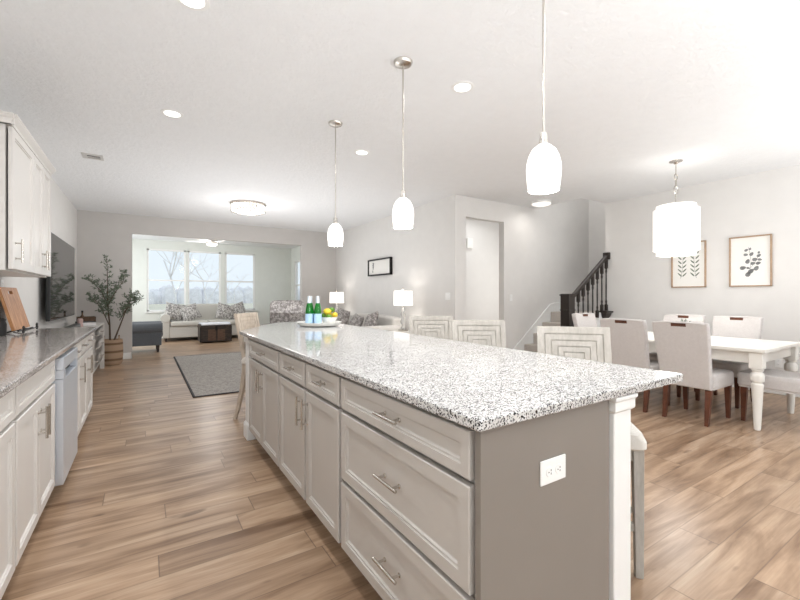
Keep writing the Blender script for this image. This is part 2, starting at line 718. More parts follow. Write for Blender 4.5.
def rounded_loop(w, d, r, z, n=5, cx=0, cy=0):
    """rounded rectangle loop in XY"""
    r = min(r, w / 2 - 1e-4, d / 2 - 1e-4)
    out = []
    for qx, qy, a0 in ((1, 1, 0), (-1, 1, 90), (-1, -1, 180), (1, -1, 270)):
        for k in range(n + 1):
            a = R(a0 + 90 * k / n)
            out.append((cx + qx * (w / 2 - r) + r * math.cos(a), cy + qy * (d / 2 - r) + r * math.sin(a), z))
    return out


CEIL = 2.87
XL, XD, XP = -1.06, 6.8, 4.18          # left wall, dining wall, picture wall
YB, YH, YS, YF = 9.6, 4.9, 13.6, -2.4  # back wall, hall wall, sunroom far wall, wall behind the camera
YE = 3.96                               # end of the dining wall

# ---------------------------------------------------------------- setting


def wall_with_holes_y(mb, y0, y1, x0, x1, z0, z1, holes):
    """wall slab in the XZ plane between y0,y1 with rectangular holes (hx0,hx1,hz0,hz1), sorted along x"""
    cur = x0
    for hx0, hx1, hz0, hz1 in holes:
        if hx0 > cur:
            mb.box(cur, hx0, y0, y1, z0, z1)
        if hz0 > z0:
            mb.box(hx0, hx1, y0, y1, z0, hz0)
        if hz1 < z1:
            mb.box(hx0, hx1, y0, y1, hz1, z1)
        cur = hx1
    if cur < x1:
        mb.box(cur, x1, y0, y1, z0, z1)


def wall_with_holes_x(mb, x0, x1, y0, y1, z0, z1, holes):
    cur = y0
    for hy0, hy1, hz0, hz1 in holes:
        if hy0 > cur:
            mb.box(x0, x1, cur, hy0, z0, z1)
        if hz0 > z0:
            mb.box(x0, x1, hy0, hy1, z0, hz0)
        if hz1 < z1:
            mb.box(x0, x1, hy0, hy1, hz1, z1)
        cur = hy1
    if cur < y1:
        mb.box(x0, x1, cur, y1, z0, z1)


m = MB(); m.box(XL - .12, 7.95, YF - .12, YS + .12, -.12, 0); struct('floor', m, 'floor_planks')
m = MB()
m.box(XL - .12, 6.1, YF - .12, YH, CEIL, CEIL + .3)
m.box(6.1, XD + .12, YF - .12, YE, CEIL, CEIL + .3)
m.box(XL - .12, XP + .12, YH, YB, CEIL, CEIL + .3)
struct('ceiling', m, 'ceiling_paint')
m = MB(); m.box(XL - .12, XL, YF - .12, YB + .12, 0, CEIL); struct('wall_left', m, 'wall_paint')
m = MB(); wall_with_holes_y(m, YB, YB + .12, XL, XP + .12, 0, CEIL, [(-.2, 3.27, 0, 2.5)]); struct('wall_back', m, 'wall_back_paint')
m = MB(); m.box(XP, XP + .12, YH + .12, YB, 0, CEIL); struct('wall_picture', m, 'wall_paint')
m = MB(); wall_with_holes_y(m, YH, YH + .12, XP, 7.92, 0, 5.4, [(4.41, 5.29, 0, 2.54)]); struct('wall_hall', m, 'wall_paint')
m = MB(); m.box(XD, XD + .12, YF - .12, YE, 0, CEIL); struct('wall_dining', m, 'wall_paint')
for nm, bx in (('wall_stairwell_end', (7.8, 7.92, 2.0, YH, 0, 5.4)), ('wall_stairwell_side', (XD + .12, 7.92, 1.9, 2.0, 0, 5.4)),
               ('wall_upper_left', (6.0, 6.1, YE - .1, YH, CEIL + .3, 5.4)), ('wall_upper_front', (6.1, XD + .02, YE - .1, YE, CEIL + .3, 5.4)),
               ('wall_upper_right', (XD + .02, XD + .12, 2.0, YE, CEIL, 5.4)), ('ceiling_upper', (6.0, 7.92, 1.9, YH, 5.4, 5.5))):
    m = MB(); m.box(*bx); struct(nm, m, 'wall_paint')
m = MB()
m.box(4.3, 6.8, 6.0, 6.1, 0, CEIL)
m.box(6.7, 6.8, YH + .12, 6.0, 0, CEIL)
struct('wall_hallway', m, 'wall_paint')
m = MB(); m.box(4.3, 6.8, YH + .12, 6.1, CEIL, CEIL + .3); struct('ceiling_hallway', m, 'ceiling_paint')
# sunroom shell
SW = [(.07, 1.06), (1.11, 2.03), (2.16, 3.06)]
SZ0, SZ1 = .80, 2.62
m = MB(); wall_with_holes_y(m, YS, YS + .12, XL, 4.38, 0, CEIL, [(a, b, SZ0, SZ1) for a, b in SW]); struct('wall_sunroom_back', m, 'sunroom_paint')
m = MB(); wall_with_holes_x(m, 4.26, 4.38, YB + .12, YS, 0, CEIL, [(11.5, 13.25, .8, 2.42)]); struct('wall_sunroom_right', m, 'sunroom_paint')
m = MB(); wall_with_holes_x(m, XL - .12, XL, YB + .12, YS + .12, 0, CEIL, [(10.0, 11.5, .8, 2.42), (11.7, 13.2, .8, 2.42)]); struct('wall_sunroom_left', m, 'sunroom_paint')  # unseen side windows added to light the sunroom
m = MB(); m.box(XL - .12, 4.38, YB, YS + .12, CEIL, CEIL + .3); struct('ceiling_sunroom', m, 'ceiling_paint')
m = MB(); m.box(-.2, 3.27, YB + .121, YB + .135, 2.5, 2.6)
m.box(-.215, -.2, YB + .02, YB + .135, 0, 2.5)
struct('trim_1', m, 'trim_white')
# unseen wall behind the camera; sliding door and kitchen window added to admit daylight
m = MB(); wall_with_holes_y(m, YF - .12, YF, XL, XD, 0, CEIL, [(-.8, .8, .85, 2.35), (2.1, 6.5, .05, 2.4)]); struct('wall_front', m, 'wall_paint')


def window(n, x0, x1, z0, z1, y, axis='Y', rail=True):
    """double-hung white window in a wall hole; axis Y = wall in the XZ plane at y, X = wall in the YZ plane"""
    def B(mb, a0, a1, b0, b1, c0, c1):
        if axis == 'Y':
            mb.box(a0, a1, b0, b1, c0, c1)
        else:
            mb.box(b0, b1, a0, a1, c0, c1)
    f = .045
    mb = MB()
    B(mb, x0, x0 + f, y + .02, y + .1, z0, z1); B(mb, x1 - f, x1, y + .02, y + .1, z0, z1)
    B(mb, x0, x1, y + .02, y + .1, z0, z0 + f); B(mb, x0, x1, y + .02, y + .1, z1 - f, z1)
    o = mb.build('window_%d' % n, 'trim_white', None, False)
    o['kind'] = 'structure'
    zc = (z0 + z1) / 2
    if rail:
        mb = MB(); B(mb, x0 + f, x1 - f, y + .03, y + .08, zc - .022, zc + .022); mb.build('window_rail', 'trim_white', o, False)
    mb = MB(); B(mb, x0 + f, x1 - f, y + .055, y + .061, z0 + f, z1 - f); mb.build('window_pane', 'pane', o, False)
    mb = MB(); B(mb, x0 - .05, x1 + .05, y - .045, y + .02, z0 - .035, z0); mb.build('window_sill', 'trim_white', o, False)
    return o


for i, (a, b) in enumerate(SW):
    window(i + 1, a, b, SZ0, SZ1, YS)
window(4, 11.5, 13.25, .8, 2.42, 4.26, 'X')
window(8, 10.0, 11.5, .8, 2.42, XL - .12, 'X')
window(9, 11.7, 13.2, .8, 2.42, XL - .12, 'X')
window(5, -.8, .8, .85, 2.35, YF - .12)
window(6, 2.1, 4.3, .05, 2.4, YF - .12, rail=False)
window(7, 4.3, 6.5, .05, 2.4, YF - .12, rail=False)


def baseboard(side, boxes):
    m = MB()
    for b in boxes:
        x0, x1, y0, y1 = b
        m.box(x0, x1, y0, y1, 0, .125, .004, 1)
    o = m.build('baseboard_' + side, 'trim_white')
    o['kind'] = 'structure'


baseboard('back', [(-1.06, -.2, YB - .016, YB), (3.27, XP, YB - .016, YB), (-.216, -.2, YB - .016, YB + .12), (3.255, 3.27, YB - .016, YB + .12)])
baseboard('dining', [(XD - .016, XD, YF, YE)])
baseboard('picture', [(XP - .016, XP, YH, YB)])
baseboard('hall', [(XP - .016, 4.41, YH - .016, YH), (5.29, 5.34, YH - .016, YH)])
baseboard('left', [(XL, XL + .016, 5.25, YB)])
baseboard('sunroom', [(XL, 4.26, YS - .016, YS), (4.244, 4.26, YB + .12, YS)])

# ---------------------------------------------------------------- outside
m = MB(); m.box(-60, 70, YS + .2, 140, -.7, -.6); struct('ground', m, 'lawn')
rng = random.Random(7)


def bare_tree(loc, h, seed, label, thick=.09, group=None):
    rg = random.Random(seed)
    t = thing('bare_tree', label, 'tree', loc, 0, group)
    m = MB()
    mbr = MB()

    def grow(mb, p, d, length, r, depth):
        pts, rs = [p], [r]
        q = p.copy()
        for i in range(4):
            d2 = (d + Vector((rg.uniform(-.18, .18), rg.uniform(-.18, .18), rg.uniform(-.03, .12)))).normalized()
            q = q + d2 * length / 4
            pts.append(q.copy()); rs.append(r * (1 - .12 * (i + 1)))
            d = d2
        mb.tube(pts, rs, 6)
        if depth > 0:
            for k in range(4 if depth > 1 else 3):
                a = rg.uniform(0, 2 * PI)
                b = rg.choice(pts[2:])
                nd = (d * .7 + Vector((math.cos(a), math.sin(a), rg.uniform(.0, .5)))).normalized()
                grow(mbr, b, nd, length * rg.uniform(.5, .75), r * .5, depth - 1)
    grow(m, Vector((0, 0, 0)), Vector((0, 0, 1)), h * .5, thick, 3)
    m.build('trunk', 'tree_bark_washed', t)
    mbr.build('branches', 'tree_bark_washed', t)
    return t


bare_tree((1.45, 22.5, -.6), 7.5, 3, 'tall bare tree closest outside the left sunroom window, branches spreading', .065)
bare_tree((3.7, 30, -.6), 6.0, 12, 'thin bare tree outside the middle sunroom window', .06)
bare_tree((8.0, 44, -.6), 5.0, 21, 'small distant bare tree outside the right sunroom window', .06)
mm = MB()
for k in range(60):
    x = -8 + k * .8 + rng.uniform(-.3, .3)
    y = 110 + rng.uniform(-3, 3)
    hh = rng.uniform(3.0, 4.6)
    mm.lathe([(1.6, 0), (1.6, hh * .5), (1.1, hh * .85), (.0, hh)], (x, y, -.6), 9)
o = mm.build('hedge', 'far_hedge_haze')
tag(o, 'tree line painted pale with haze far beyond the sunroom windows', 'tree line', kind='stuff')

# ---------------------------------------------------------------- cabinets


def bar_handle(parent, length, horizontal, x, z, y, mat='nickel'):
    """bar pull in front of plane y (facing -y), centre x,z"""
    m = MB()
    so = .034
    h = length / 2
    e = h - .028
    if horizontal:
        m.cyl((x - h, y - so, z), (x + h, y - so, z), .0062, n=12)
        for s in (-1, 1):
            m.cyl((x + s * e, y + .001, z), (x + s * e, y - so, z), .005, n=10)
            m.cyl((x + s * e, y + .001, z), (x + s * e, y - .003, z), .0085, n=10)
    else:
        m.cyl((x, y - so, z - h), (x, y - so, z + h), .0062, n=12)
        for s in (-1, 1):
            m.cyl((x, y + .001, z + s * e), (x, y - so, z + s * e), .005, n=10)
            m.cyl((x, y + .001, z + s * e), (x, y - .003, z + s * e), .0085, n=10)
    return m.build('handle', mat, parent)


def front(name, x0, x1, z0, z1, parent, mat, rail=.055, t=.023, small=False):
    """door or drawer front with a stepped profile; local front plane at y = -t, back at y = 0"""
    m = MB()
    r = rail
    m.rings(x0, x1, z0, z1, [(0, -t + .003), (.003, -t), (r, -t), (r + .002, -t + .005), (r + .009, -t + .005),
                             (r + .012, -t + .011), (r + .015, -t + .012)], 0.0)
    o = m.build(name, mat, parent, False)
    return o


def base_cabinet(label, loc, rotz, w, depth, fronts, mat, group=None, toe=.105, top=.897):
    t = thing('base_cabinet', label, 'cabinet', loc, rotz, group)
    m = MB()
    m.box(0, w, .012, depth, toe, top)
    m.box(0, w, .075, depth, 0, toe)
    m.build('body', mat, t, False)
    for f in fronts:
        kind, x0, x1, z0, z1, hs = f
        d = front(kind, x0, x1, z0, z1, t, mat, rail=.045 if kind == 'door' or z1 - z0 > .2 else .034)
        if hs is None:
            continue
        if kind == 'drawer':
            bar_handle(d, hs, True, (x0 + x1) / 2, (z0 + z1) / 2, -.023 + .012)
        else:
            hx = x1 - .028 if hs > 0 else x0 + .028
            bar_handle(d, .16, False, hx, z1 - .115, -.023)
    return t


# island cabinets: faces look to -X, local x runs from far to near
FI = .766
isl = dict(rotz=R(-90), mat='cabinet_grey')


def island_cab(label, y_far, y_near, fronts):
    return base_cabinet(label, (FI, y_far, 0), R(-90), y_far - y_near, .594, fronts, 'cabinet_grey')


g = .013
near_cab = island_cab('grey island cabinet of three wide drawers at the near end', 1.665, .80,
           [('drawer', g, .852, .748, .882, .155), ('drawer', g, .852, .435, .73, .155), ('drawer', g, .852, .125, .417, .155)])
island_cab('narrow grey island cabinet with drawer over door beside the three wide drawers', 2.125, 1.669,
           [('drawer', g, .443, .748, .882, .11), ('door', g, .443, .125, .73, -1)])
island_cab('narrow grey island cabinet with drawer over door beside the two-door cabinet', 2.635, 2.129,
           [('drawer', g, .493, .748, .882, .11), ('door', g, .493, .125, .73, 1)])
island_cab('grey island cabinet with one drawer over two doors, next to the far post', 3.53, 2.639,
           [('drawer', g, .878, .748, .882, .13), ('door', g, .442, .125, .73, 1), ('door', .448, .878, .125, .73, -1)])

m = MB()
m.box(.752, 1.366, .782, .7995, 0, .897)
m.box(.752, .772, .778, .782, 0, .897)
o = m.build('end_panel', 'panel_grey_shaded', near_cab, False)
o['label'] = 'plain grey end panel, its shade painted into the colour'
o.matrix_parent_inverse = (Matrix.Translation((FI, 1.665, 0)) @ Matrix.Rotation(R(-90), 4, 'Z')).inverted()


def post(label, x, y, s=.058):
    t = thing('island_post', label, 'post', (x, y, 0))
    m = MB(); m.box(-s, s, -s, s, .14, .845, .003, 1)
    m.build('shaft', 'trim_white', t, False)
    m = MB()
    m.loft([[(sx * (s + e), sy * (s + e), z) for sx, sy in ((-1, -1), (1, -1), (1, 1), (-1, 1))] for e, z in ((.0, .838), (.009, .846), (.010, .853), (.010, .878), (.016, .886), (.016, .897))])
    m.build('capital', 'trim_white', t, False)
    m = MB(); m.box(-s - .014, s + .014, -s - .014, s + .014, 0, .115, .004, 1)
    m.loft([[(sx * (s + e), sy * (s + e), z) for sx, sy in ((-1, -1), (1, -1), (1, 1), (-1, 1))] for e, z in ((.014, .115), (.010, .128), (.0, .142))])
    m.build('base', 'trim_white', t, False)
    return t


post('white square post under the near corner of the island counter', 1.438, .828, .055)
post('white square post under the far left corner of the island counter', .825, 3.69, .062)
post('white square post under the far end of the island counter, hidden from the aisle', 1.66, 4.55)

m = MB()
m.prism([(.725, .757), (1.868, .757), (1.93, 4.9), (1.36, 4.9), (.735, 3.89)], .898, .93, 'XY', .005, 2)
o = m.build('island_countertop', 'granite', None, True, 15)
tag(o, 'long speckled white and black granite countertop on the kitchen island', 'countertop')

# outlet on the island end


def outlet(label, loc, rotz, horizontal=False, name='outlet', gang=1, switch=False):
    t = thing(name, label, 'light switch' if switch else 'outlet', loc, rotz)
    w, h = .036 * (1 if gang == 1 else 1.65), .058
    if horizontal:
        w, h = .060, .037
    m = MB(); m.box(-w, w, -.006, 0, -h, h, .003, 2)
    m.build('plate', 'outlet_white', t)
    if switch:
        for k in range(gang):
            cx = (k - (gang - 1) / 2) * .046
            m = MB(); m.box(cx - .017, cx + .017, -.010, -.005, -.034, .034, .002, 1)
            m.build('rocker', 'outlet_white', t)
        return t
    for s in (-1, 1):
        cx, cz = (s * .0215, 0) if horizontal else (0, s * .0215)
        m = MB()
        m.lathe([(.0155, 0), (.0155, .003), (.014, .004)], (0, 0, 0), 20, Matrix.Translation((cx, -.005, cz)) @ Matrix.Rotation(R(90), 4, 'X'))
        so = m.build('socket', 'outlet_white', t)
        m = MB()
        for ox, oz in ((-.005, .004), (.005, .004)):
            if horizontal:
                ox, oz = oz, ox
            m.box(cx + ox - .0014, cx + ox + .0014, -.0095, -.0085, cz + oz - .003, cz + oz + .003)
        m.cyl((cx + (-.006 if horizontal else 0), -.0085, cz + (0 if horizontal else -.006)), (cx + (-.006 if horizontal else 0), -.0096, cz + (0 if horizontal else -.006)), .0022, n=8)
        m.build('slots', 'outlet_dark', so, False)
    return t


outlet('white horizontal electrical outlet on the grey end of the island', (1.055, .782, .718), 0, True)
outlet('white electrical outlet low on the dining wall behind the table', (6.799, 1.69, .40), R(-90))

# left run
FL = -.468


def left_cab(label, y0, y1, fronts):
    return base_cabinet(label, (FL, y0, 0), R(90), y1 - y0, .59, fronts, 'cabinet_white')


left_cab('white base cabinet cut off by the left edge of the picture', 1.30, 2.245,
         [('drawer', g, .937, .748, .882, .13), ('door', g, .468, .125, .73, 1), ('door', .474, .937, .125, .73, -1)])
left_cab('white base cabinet with two doors just before the dishwasher', 2.249, 3.12,
         [('drawer', g, .863, .748, .882, None), ('door', g, .432, .125, .73, 1), ('door', .438, .863, .125, .73, -1)])
left_cab('narrow white base cabinet just past the dishwasher', 3.765, 4.235,
         [('drawer', g, .462, .748, .882, .11), ('door', g, .462, .125, .73, 1)])
left_cab('white base cabinet at the far end of the left counter', 4.239, 5.19,
         [('drawer', g, .467, .748, .882, .11), ('drawer', .473, .943, .748, .882, .11), ('door', g, .467, .125, .73, 1), ('door', .473, .943, .125, .73, -1)])

# dishwasher
t = thing('dishwasher', 'stainless steel dishwasher under the left granite counter', 'dishwasher', (FL, 3.135, 0), R(90))
m = MB(); m.box(0, .615, 0, .58, .10, .885)
m.box(0, .615, .08, .58, 0, .10)
m.build('tub', 'steel_dark', t, False)
m = MB(); m.box(.004, .611, -.058, 0, .105, .745, .006, 2); m.build('door', 'steel', t)
m = MB(); m.box(.004, .611, -.058, 0, .80, .875, .006, 2)
m.box(.004, .07, -.058, 0, .748, .80); m.box(.545, .611, -.058, 0, .748, .80)
m.box(.07, .545, -.02, 0, .748, .80)
cp = m.build('control_panel', 'steel', t)
m = MB(); m.box(.075, .54, -.0212, -.0195, .752, .798); m.build('pocket_handle', 'black_metal', cp, False)

m = MB()
m.prism([(XL + .002, 1.25), (-.412, 1.25), (-.412, 5.22), (XL + .002, 5.22)], .898, .93, 'XY', .005, 2)
o = m.build('kitchen_countertop', 'granite_warm', None, True, 15)
tag(o, 'polished granite countertop along the left wall', 'countertop')

# upper cabinet
t = thing('wall_cabinet', 'white upper cabinet with crown moulding above the left counter', 'cabinet', (-.752, 3.59, 1.42), R(90))
m = MB(); m.box(0, 1.31, .012, .306, .0, .96); m.build('body', 'cabinet_white', t, False)
m = MB()
prof = [(0, 0), (-.022, 0), (-.022, .014), (-.024, .02), (-.046, .044), (-.048, .05), (-.052, .053), (-.052, .064), (0, .064)]
m.prism([(.0 + a - .0, b + .955) for a, b in prof] + [(.30, 1.019), (.30, .955)], -.035, 1.345, 'YZ')
m.prism([(a, b + .955) for a, b in prof], -.036, .306, 'XZ')
m.build('crown_moulding', 'cabinet_white', t, False)
for x0, x1, hs in ((.012, .616, -1), (.628, .952, 1), (.964, 1.300, -1)):
    d = front('door', x0, x1, .010, .948, t, 'cabinet_white')
    bar_handle(d, .16, False, x0 + .075 if hs < 0 and x0 < .1 else x0 + .035 if hs < 0 else x1 - .045, .135, -.021)

# ---------------------------------------------------------------- living room pieces
m = MB(); m.box(.53, 3.15, 5.52, 9.35, .0, .012, .004, 1)
t = thing('area_rug', 'grey braided area rug with dark edge on the living room floor', 'rug', (0, 0, 0))
m.build('weave', 'rug_weave', t)
m = MB()
m.box(.505, .535, 5.49, 9.38, 0, .014, .005, 1); m.box(3.145, 3.175, 5.49, 9.38, 0, .014, .005, 1)
m.box(.505, 3.175, 5.49, 5.52, 0, .014, .005, 1); m.box(.505, 3.175, 9.35, 9.38, 0, .014, .005, 1)
m.build('binding', 'rug_binding', t)


def make_sofa(name, label, cat, loc, rotz, Wd, D, mat, seat=.47, arm_h=.66, back_h=.88, camel=.12, ncush=2, foot='sofa_foot', arm_w=.2, skirt=.07, foot_h=.07):
    """rolled-arm sofa; local front faces -y, origin at centre of footprint"""
    t = thing(name, label, cat, loc, rotz)
    y0, y1 = -D / 2, D / 2
    iw = Wd / 2 - arm_w
    m = MB()
    m.box(-iw - .02, iw + .02, y0 + .03, y1 - .05, skirt, seat - .14, .02, 2)
    m.build('base', mat, t)
    # back with camel top: profile across x
    m = MB()
    n = 24
    front_l, back_l = [], []
    top = []
    for i in range(n + 1):
        u = -1 + 2 * i / n
        zt = back_h - camel * (abs(u) ** 2.2)
        top.append((u * (iw + arm_w * .55), zt))
    pts = [(-(iw + arm_w * .55), skirt)] + top + [((iw + arm_w * .55), skirt)]
    m.prism(pts, y1 - .24, y1, 'XZ', .05, 3)
    m.build('backrest', mat, t)
    for s in (-1, 1):
        m = MB()
        xa = s * (iw + arm_w / 2)
        m.box(xa - arm_w / 2 + .02, xa + arm_w / 2 - .02, y0 + .02, y1 - .02, skirt, arm_h - .06, .015, 2)
        r = arm_w / 2 + .015
        m.tube([(xa + s * .015, y0, arm_h - r), (xa + s * .015, y0 + .03, arm_h - r), (xa + s * .015, y1 - .06, arm_h - r)], [r * .93, r, r], 20)
        m.build('arm', mat, t)
    w = 2 * iw / ncush
    for k in range(ncush):
        m = MB()
        x0 = -iw + k * w
        m.box(x0 + .004, x0 + w - .004, y0 - .015, y1 - .22, seat - .14, seat, .045, 3)
        m.build('seat_cushion', mat, t)
    for sx in (-1, 1):
        for yy in (y0 + .09, y1 - .09):
            m = MB(); m.frustum((sx * (Wd / 2 - .1), yy, 0), (.022, .022), (sx * (Wd / 2 - .1), yy, skirt + .01), (.034, .034))
            m.build('foot', foot, t)
    return t


make_sofa('sofa', 'cream camel-back sofa under the sunroom windows', 'sofa', (1.56, 13.0, 0), 0, 2.3, .92, 'sofa_cream',
          seat=.55, arm_h=.76, back_h=1.02, camel=.16, skirt=.1, foot_h=.1)
make_sofa('sofa', 'ivory rolled-arm sofa along the wall with the dark-framed picture', 'sofa', (3.68, 7.3, 0), R(-90), 2.1, .92, 'sofa_ivory',
          seat=.5, arm_h=.71, back_h=.88, camel=.05, skirt=.08)
make_sofa('armchair', 'slate blue-grey rolled-arm armchair behind the left jamb of the sunroom opening', 'armchair', (-.10, 10.72, 0), R(90), .84, .90, 'armchair_slate',
          seat=.46, arm_h=.66, back_h=.76, camel=.03, ncush=1, arm_w=.21, skirt=.16)


def cushion(label, mat, loc, size, rx, ry, rz, group):
    m = MB()
    m.pillow(size, size, .19, Matrix.Rotation(R(rz), 4, 'Z') @ Matrix.Rotation(R(rx), 4, 'X') @ Matrix.Rotation(R(ry), 4, 'Y'))
    o = m.build('cushion', mat, None)
    o.location = loc
    return tag(o, label, 'cushion', group)


gp = 'patterned cushions on the sunroom sofa'
cushion('patterned cushion at the left arm of the cream sofa, leftmost of four', 'paisley', (.73, 12.83, .80), .50, -16, 12, 10, gp)
cushion('patterned cushion tilted against the leftmost cushion of the cream sofa', 'paisley', (1.10, 12.74, .77), .48, -24, -22, -6, gp)
cushion('patterned cushion right of the bare middle of the cream sofa back', 'paisley', (2.03, 12.78, .78), .50, -22, 16, 6, gp)
cushion('patterned cushion by the right arm of the cream sofa, partly behind a stool', 'paisley', (2.38, 12.84, .80), .48, -16, -20, -10, gp)
gp = 'patterned cushions on the ivory sofa'
cushion('dark patterned cushion at the far end of the ivory sofa', 'paisley_dark', (3.62, 8.0, .75), .44, -16, 10, -80, gp)
cushion('dark patterned cushion at the near end of the ivory sofa', 'paisley_dark', (3.66, 6.75, .73), .44, -18, -12, -96, gp)
cushion('small dark cushion leaning beside the near one on the ivory sofa', 'paisley_dark', (3.52, 7.12, .70), .38, -22, 10, -88, gp)

# high-back patterned armchair
t = thing('armchair', 'high-backed patterned armchair beyond the far end of the island', 'armchair', (2.41, 8.25, .014), R(-35))
m = MB(); m.box(-.27, .27, -.36, .30, .16, .34, .03, 3); m.build('base', 'paisley_dark', t)
m = MB(); m.box(-.27, .27, -.42, .24, .33, .50, .05, 3); m.build('seat_cushion', 'paisley_dark', t)
m = MB()
m.prism([(-.35, .2), (-.365, .8), (-.36, 1.06), (-.33, 1.12), (-.26, 1.145), (0, 1.15), (.26, 1.145), (.33, 1.12), (.36, 1.06), (.365, .8), (.35, .2)], .20, .40, 'XZ', .045, 3)
m.build('backrest', 'paisley_dark', t)
for s in (-1, 1):
    m = MB(); m.box(s * .34 - .075, s * .34 + .075, -.38, .28, .16, .66, .05, 3); m.build('arm', 'paisley_dark', t)
    for yy in (-.33, .33):
        m = MB(); m.frustum((s * .33, yy, 0), (.02, .02), (s * .33, yy, .17), (.03, .03)); m.build('leg', 'walnut', t)

# trunk coffee table
t = thing('trunk', 'dark wooden trunk used as coffee table in front of the cream sofa', 'trunk', (1.62, 11.9, 0), R(2))
m = MB(); m.box(-.38, .38, -.24, .24, .03, .42, .006, 1); m.build('body', 'trunk_wood', t)
m = MB()
m.prism([(-.25, .40), (-.25, .455), (-.2, .485), (0, .50), (.2, .485), (.25, .455), (.25, .40)], -.39, .39, 'YZ', .006, 1)
m.build('lid', 'trunk_wood', t)
m = MB()
for a, b in ((-.2, -.01), (.03, .22)):
    m.box(a, b, -.252, -.24, .06, .36, .003, 1)
m.build('front_panel', 'trunk_panel', t)
m = MB(); m.box(-.03, .03, -.262, -.24, .33, .45, .004, 1); m.build('latch', 'black_metal', t)
for s in (-1, 1):
    m = MB(); m.box(s * .38 - .012, s * .38 + .012, -.25, -.2, .03, .44, .003, 1); m.build('corner_brace', 'black_metal', t)
m = MB(); m.tube([(.385, -.06, .26), (.42, -.05, .22), (.42, .05, .22), (.385, .06, .26)], .012, 8); m.build('handle', 'black_metal', t)
m = MB()
pts = []
for i in range(13):
    y = -.26 + .52 * i / 12
    z = .508 if abs(y) < .2 else .508 - (abs(y) - .2) * .55
    pts.append((y, z))
pts2 = [(y, z + .022) for y, z in pts[::-1]]
m.prism(pts + pts2, -.36, .36, 'YZ')
o = m.build('throw', 'throw_white', None)
o.location = (1.62, 11.9, 0); o.rotation_euler = (0, 0, R(2))
tag(o, 'white folded throw draped over the dark trunk', 'throw')

# end tables and lamps along the picture wall


def end_table(label, loc):
    t = thing('end_table', label, 'end table', loc)
    m = MB(); m.lathe([(.24, .60), (.25, .605), (.25, .622), (.24, .627)], (0, 0, 0), 28); m.build('tabletop', 'table_white', t)
    m = MB(); m.lathe([(.15, 0), (.15, .02), (.05, .06), (.035, .2), (.05, .34), (.035, .5), (.08, .60)], (0, 0, 0), 20); m.build('pedestal', 'table_white', t)
    return t


def table_lamp(label, loc):
    t = thing('table_lamp', label, 'lamp', loc)
    m = MB(); m.box(-.065, .065, -.065, .065, 0, .025, .003, 1); m.build('base', 'nickel', t)
    m = MB(); m.lathe([(.02, .025), (.045, .05), (.028, .10), (.05, .16), (.032, .24), (.042, .30), (.02, .37), (.012, .43)], (0, 0, 0), 20); m.build('stem', 'lamp_glass', t)
    m = MB(); m.cyl((0, 0, .43), (0, 0, .735), .005); m.lathe([(.004, .735), (.014, .745), (.010, .765), (.002, .775)], (0, 0, 0), 12); m.build('finial', 'nickel', t)
    m = MB()
    m.lathe([(.172, .455), (.165, .715), (.161, .715), (.168, .455)], (0, 0, 0), 32, cap=False)
    m.lathe([(.161, .712), (.158, .712)], (0, 0, 0), 24, cap=False)
    m.build('lamp_shade', 'glow_lamp', t)
    l = bpy.data.lights.new('bulb', 'POINT'); l.energy = 2.2; l.shadow_soft_size = .04; l.color = (1, .93, .87)
    lo = bpy.data.objects.new('bulb', l); COL.objects.link(lo); lo.parent = t; lo.location = (0, 0, .60)
    return t


end_table('white pedestal end table at the near end of the ivory sofa', (3.88, 5.96, 0))
end_table('white pedestal end table in the far corner beyond the ivory sofa', (3.86, 8.82, 0))
table_lamp('glass table lamp with white drum shade nearest the light switches', (3.88, 5.96, .627))
table_lamp('glass table lamp with white drum shade in the far room corner', (3.86, 8.82, .627))

# media console, TV
t = thing('media_console', 'long white media console under the wall television', 'console', (-.58, 5.30, 0), R(90))
Lc = 3.32
m = MB(); m.box(0, Lc, 0, .42, .762, .79, .004, 1); m.build('top', 'cabinet_white', t)
m = MB(); m.box(.02, Lc - .02, .02, .42, .16, .762); m.build('body', 'cabinet_white', t, False)
for k in range(4):
    x0 = .03 + k * (Lc - .06) / 4
    x1 = x0 + (Lc - .06) / 4 - .012
    for z0, z1 in ((.585, .752), (.385, .573), (.19, .373)):
        d = front('drawer', x0 + .006, x1, z0, z1, t, 'cabinet_white', rail=.03, t=.0)
        d.location = (0, .02, 0)
        bar_handle(d, .12, True, (x0 + x1) / 2, (z0 + z1) / 2, 0)
for x in (.0, Lc - .06):
    for y in (.0, .36):
        m = MB(); m.box(x, x + .06, y, y + .06, 0, .762, .003, 1); m.build('leg', 'cabinet_white', t)

t = thing('television', 'large flat black television mounted on the left wall', 'television', (-.965, 7.36, 1.487), R(90))
m = MB(); m.box(-1.03, .985, -.012, .03, -.545, .545, .006, 2); m.build('bezel', 'tv_black', t)
m = MB(); m.box(-1.015, .97, -.0145, -.0119, -.530, .532); m.build('screen', 'tv_screen', t, False)
m = MB(); m.box(-.3, .3, .03, .094, -.25, .25, .005, 1); m.build('wall_mount', 'tv_black', t, False)

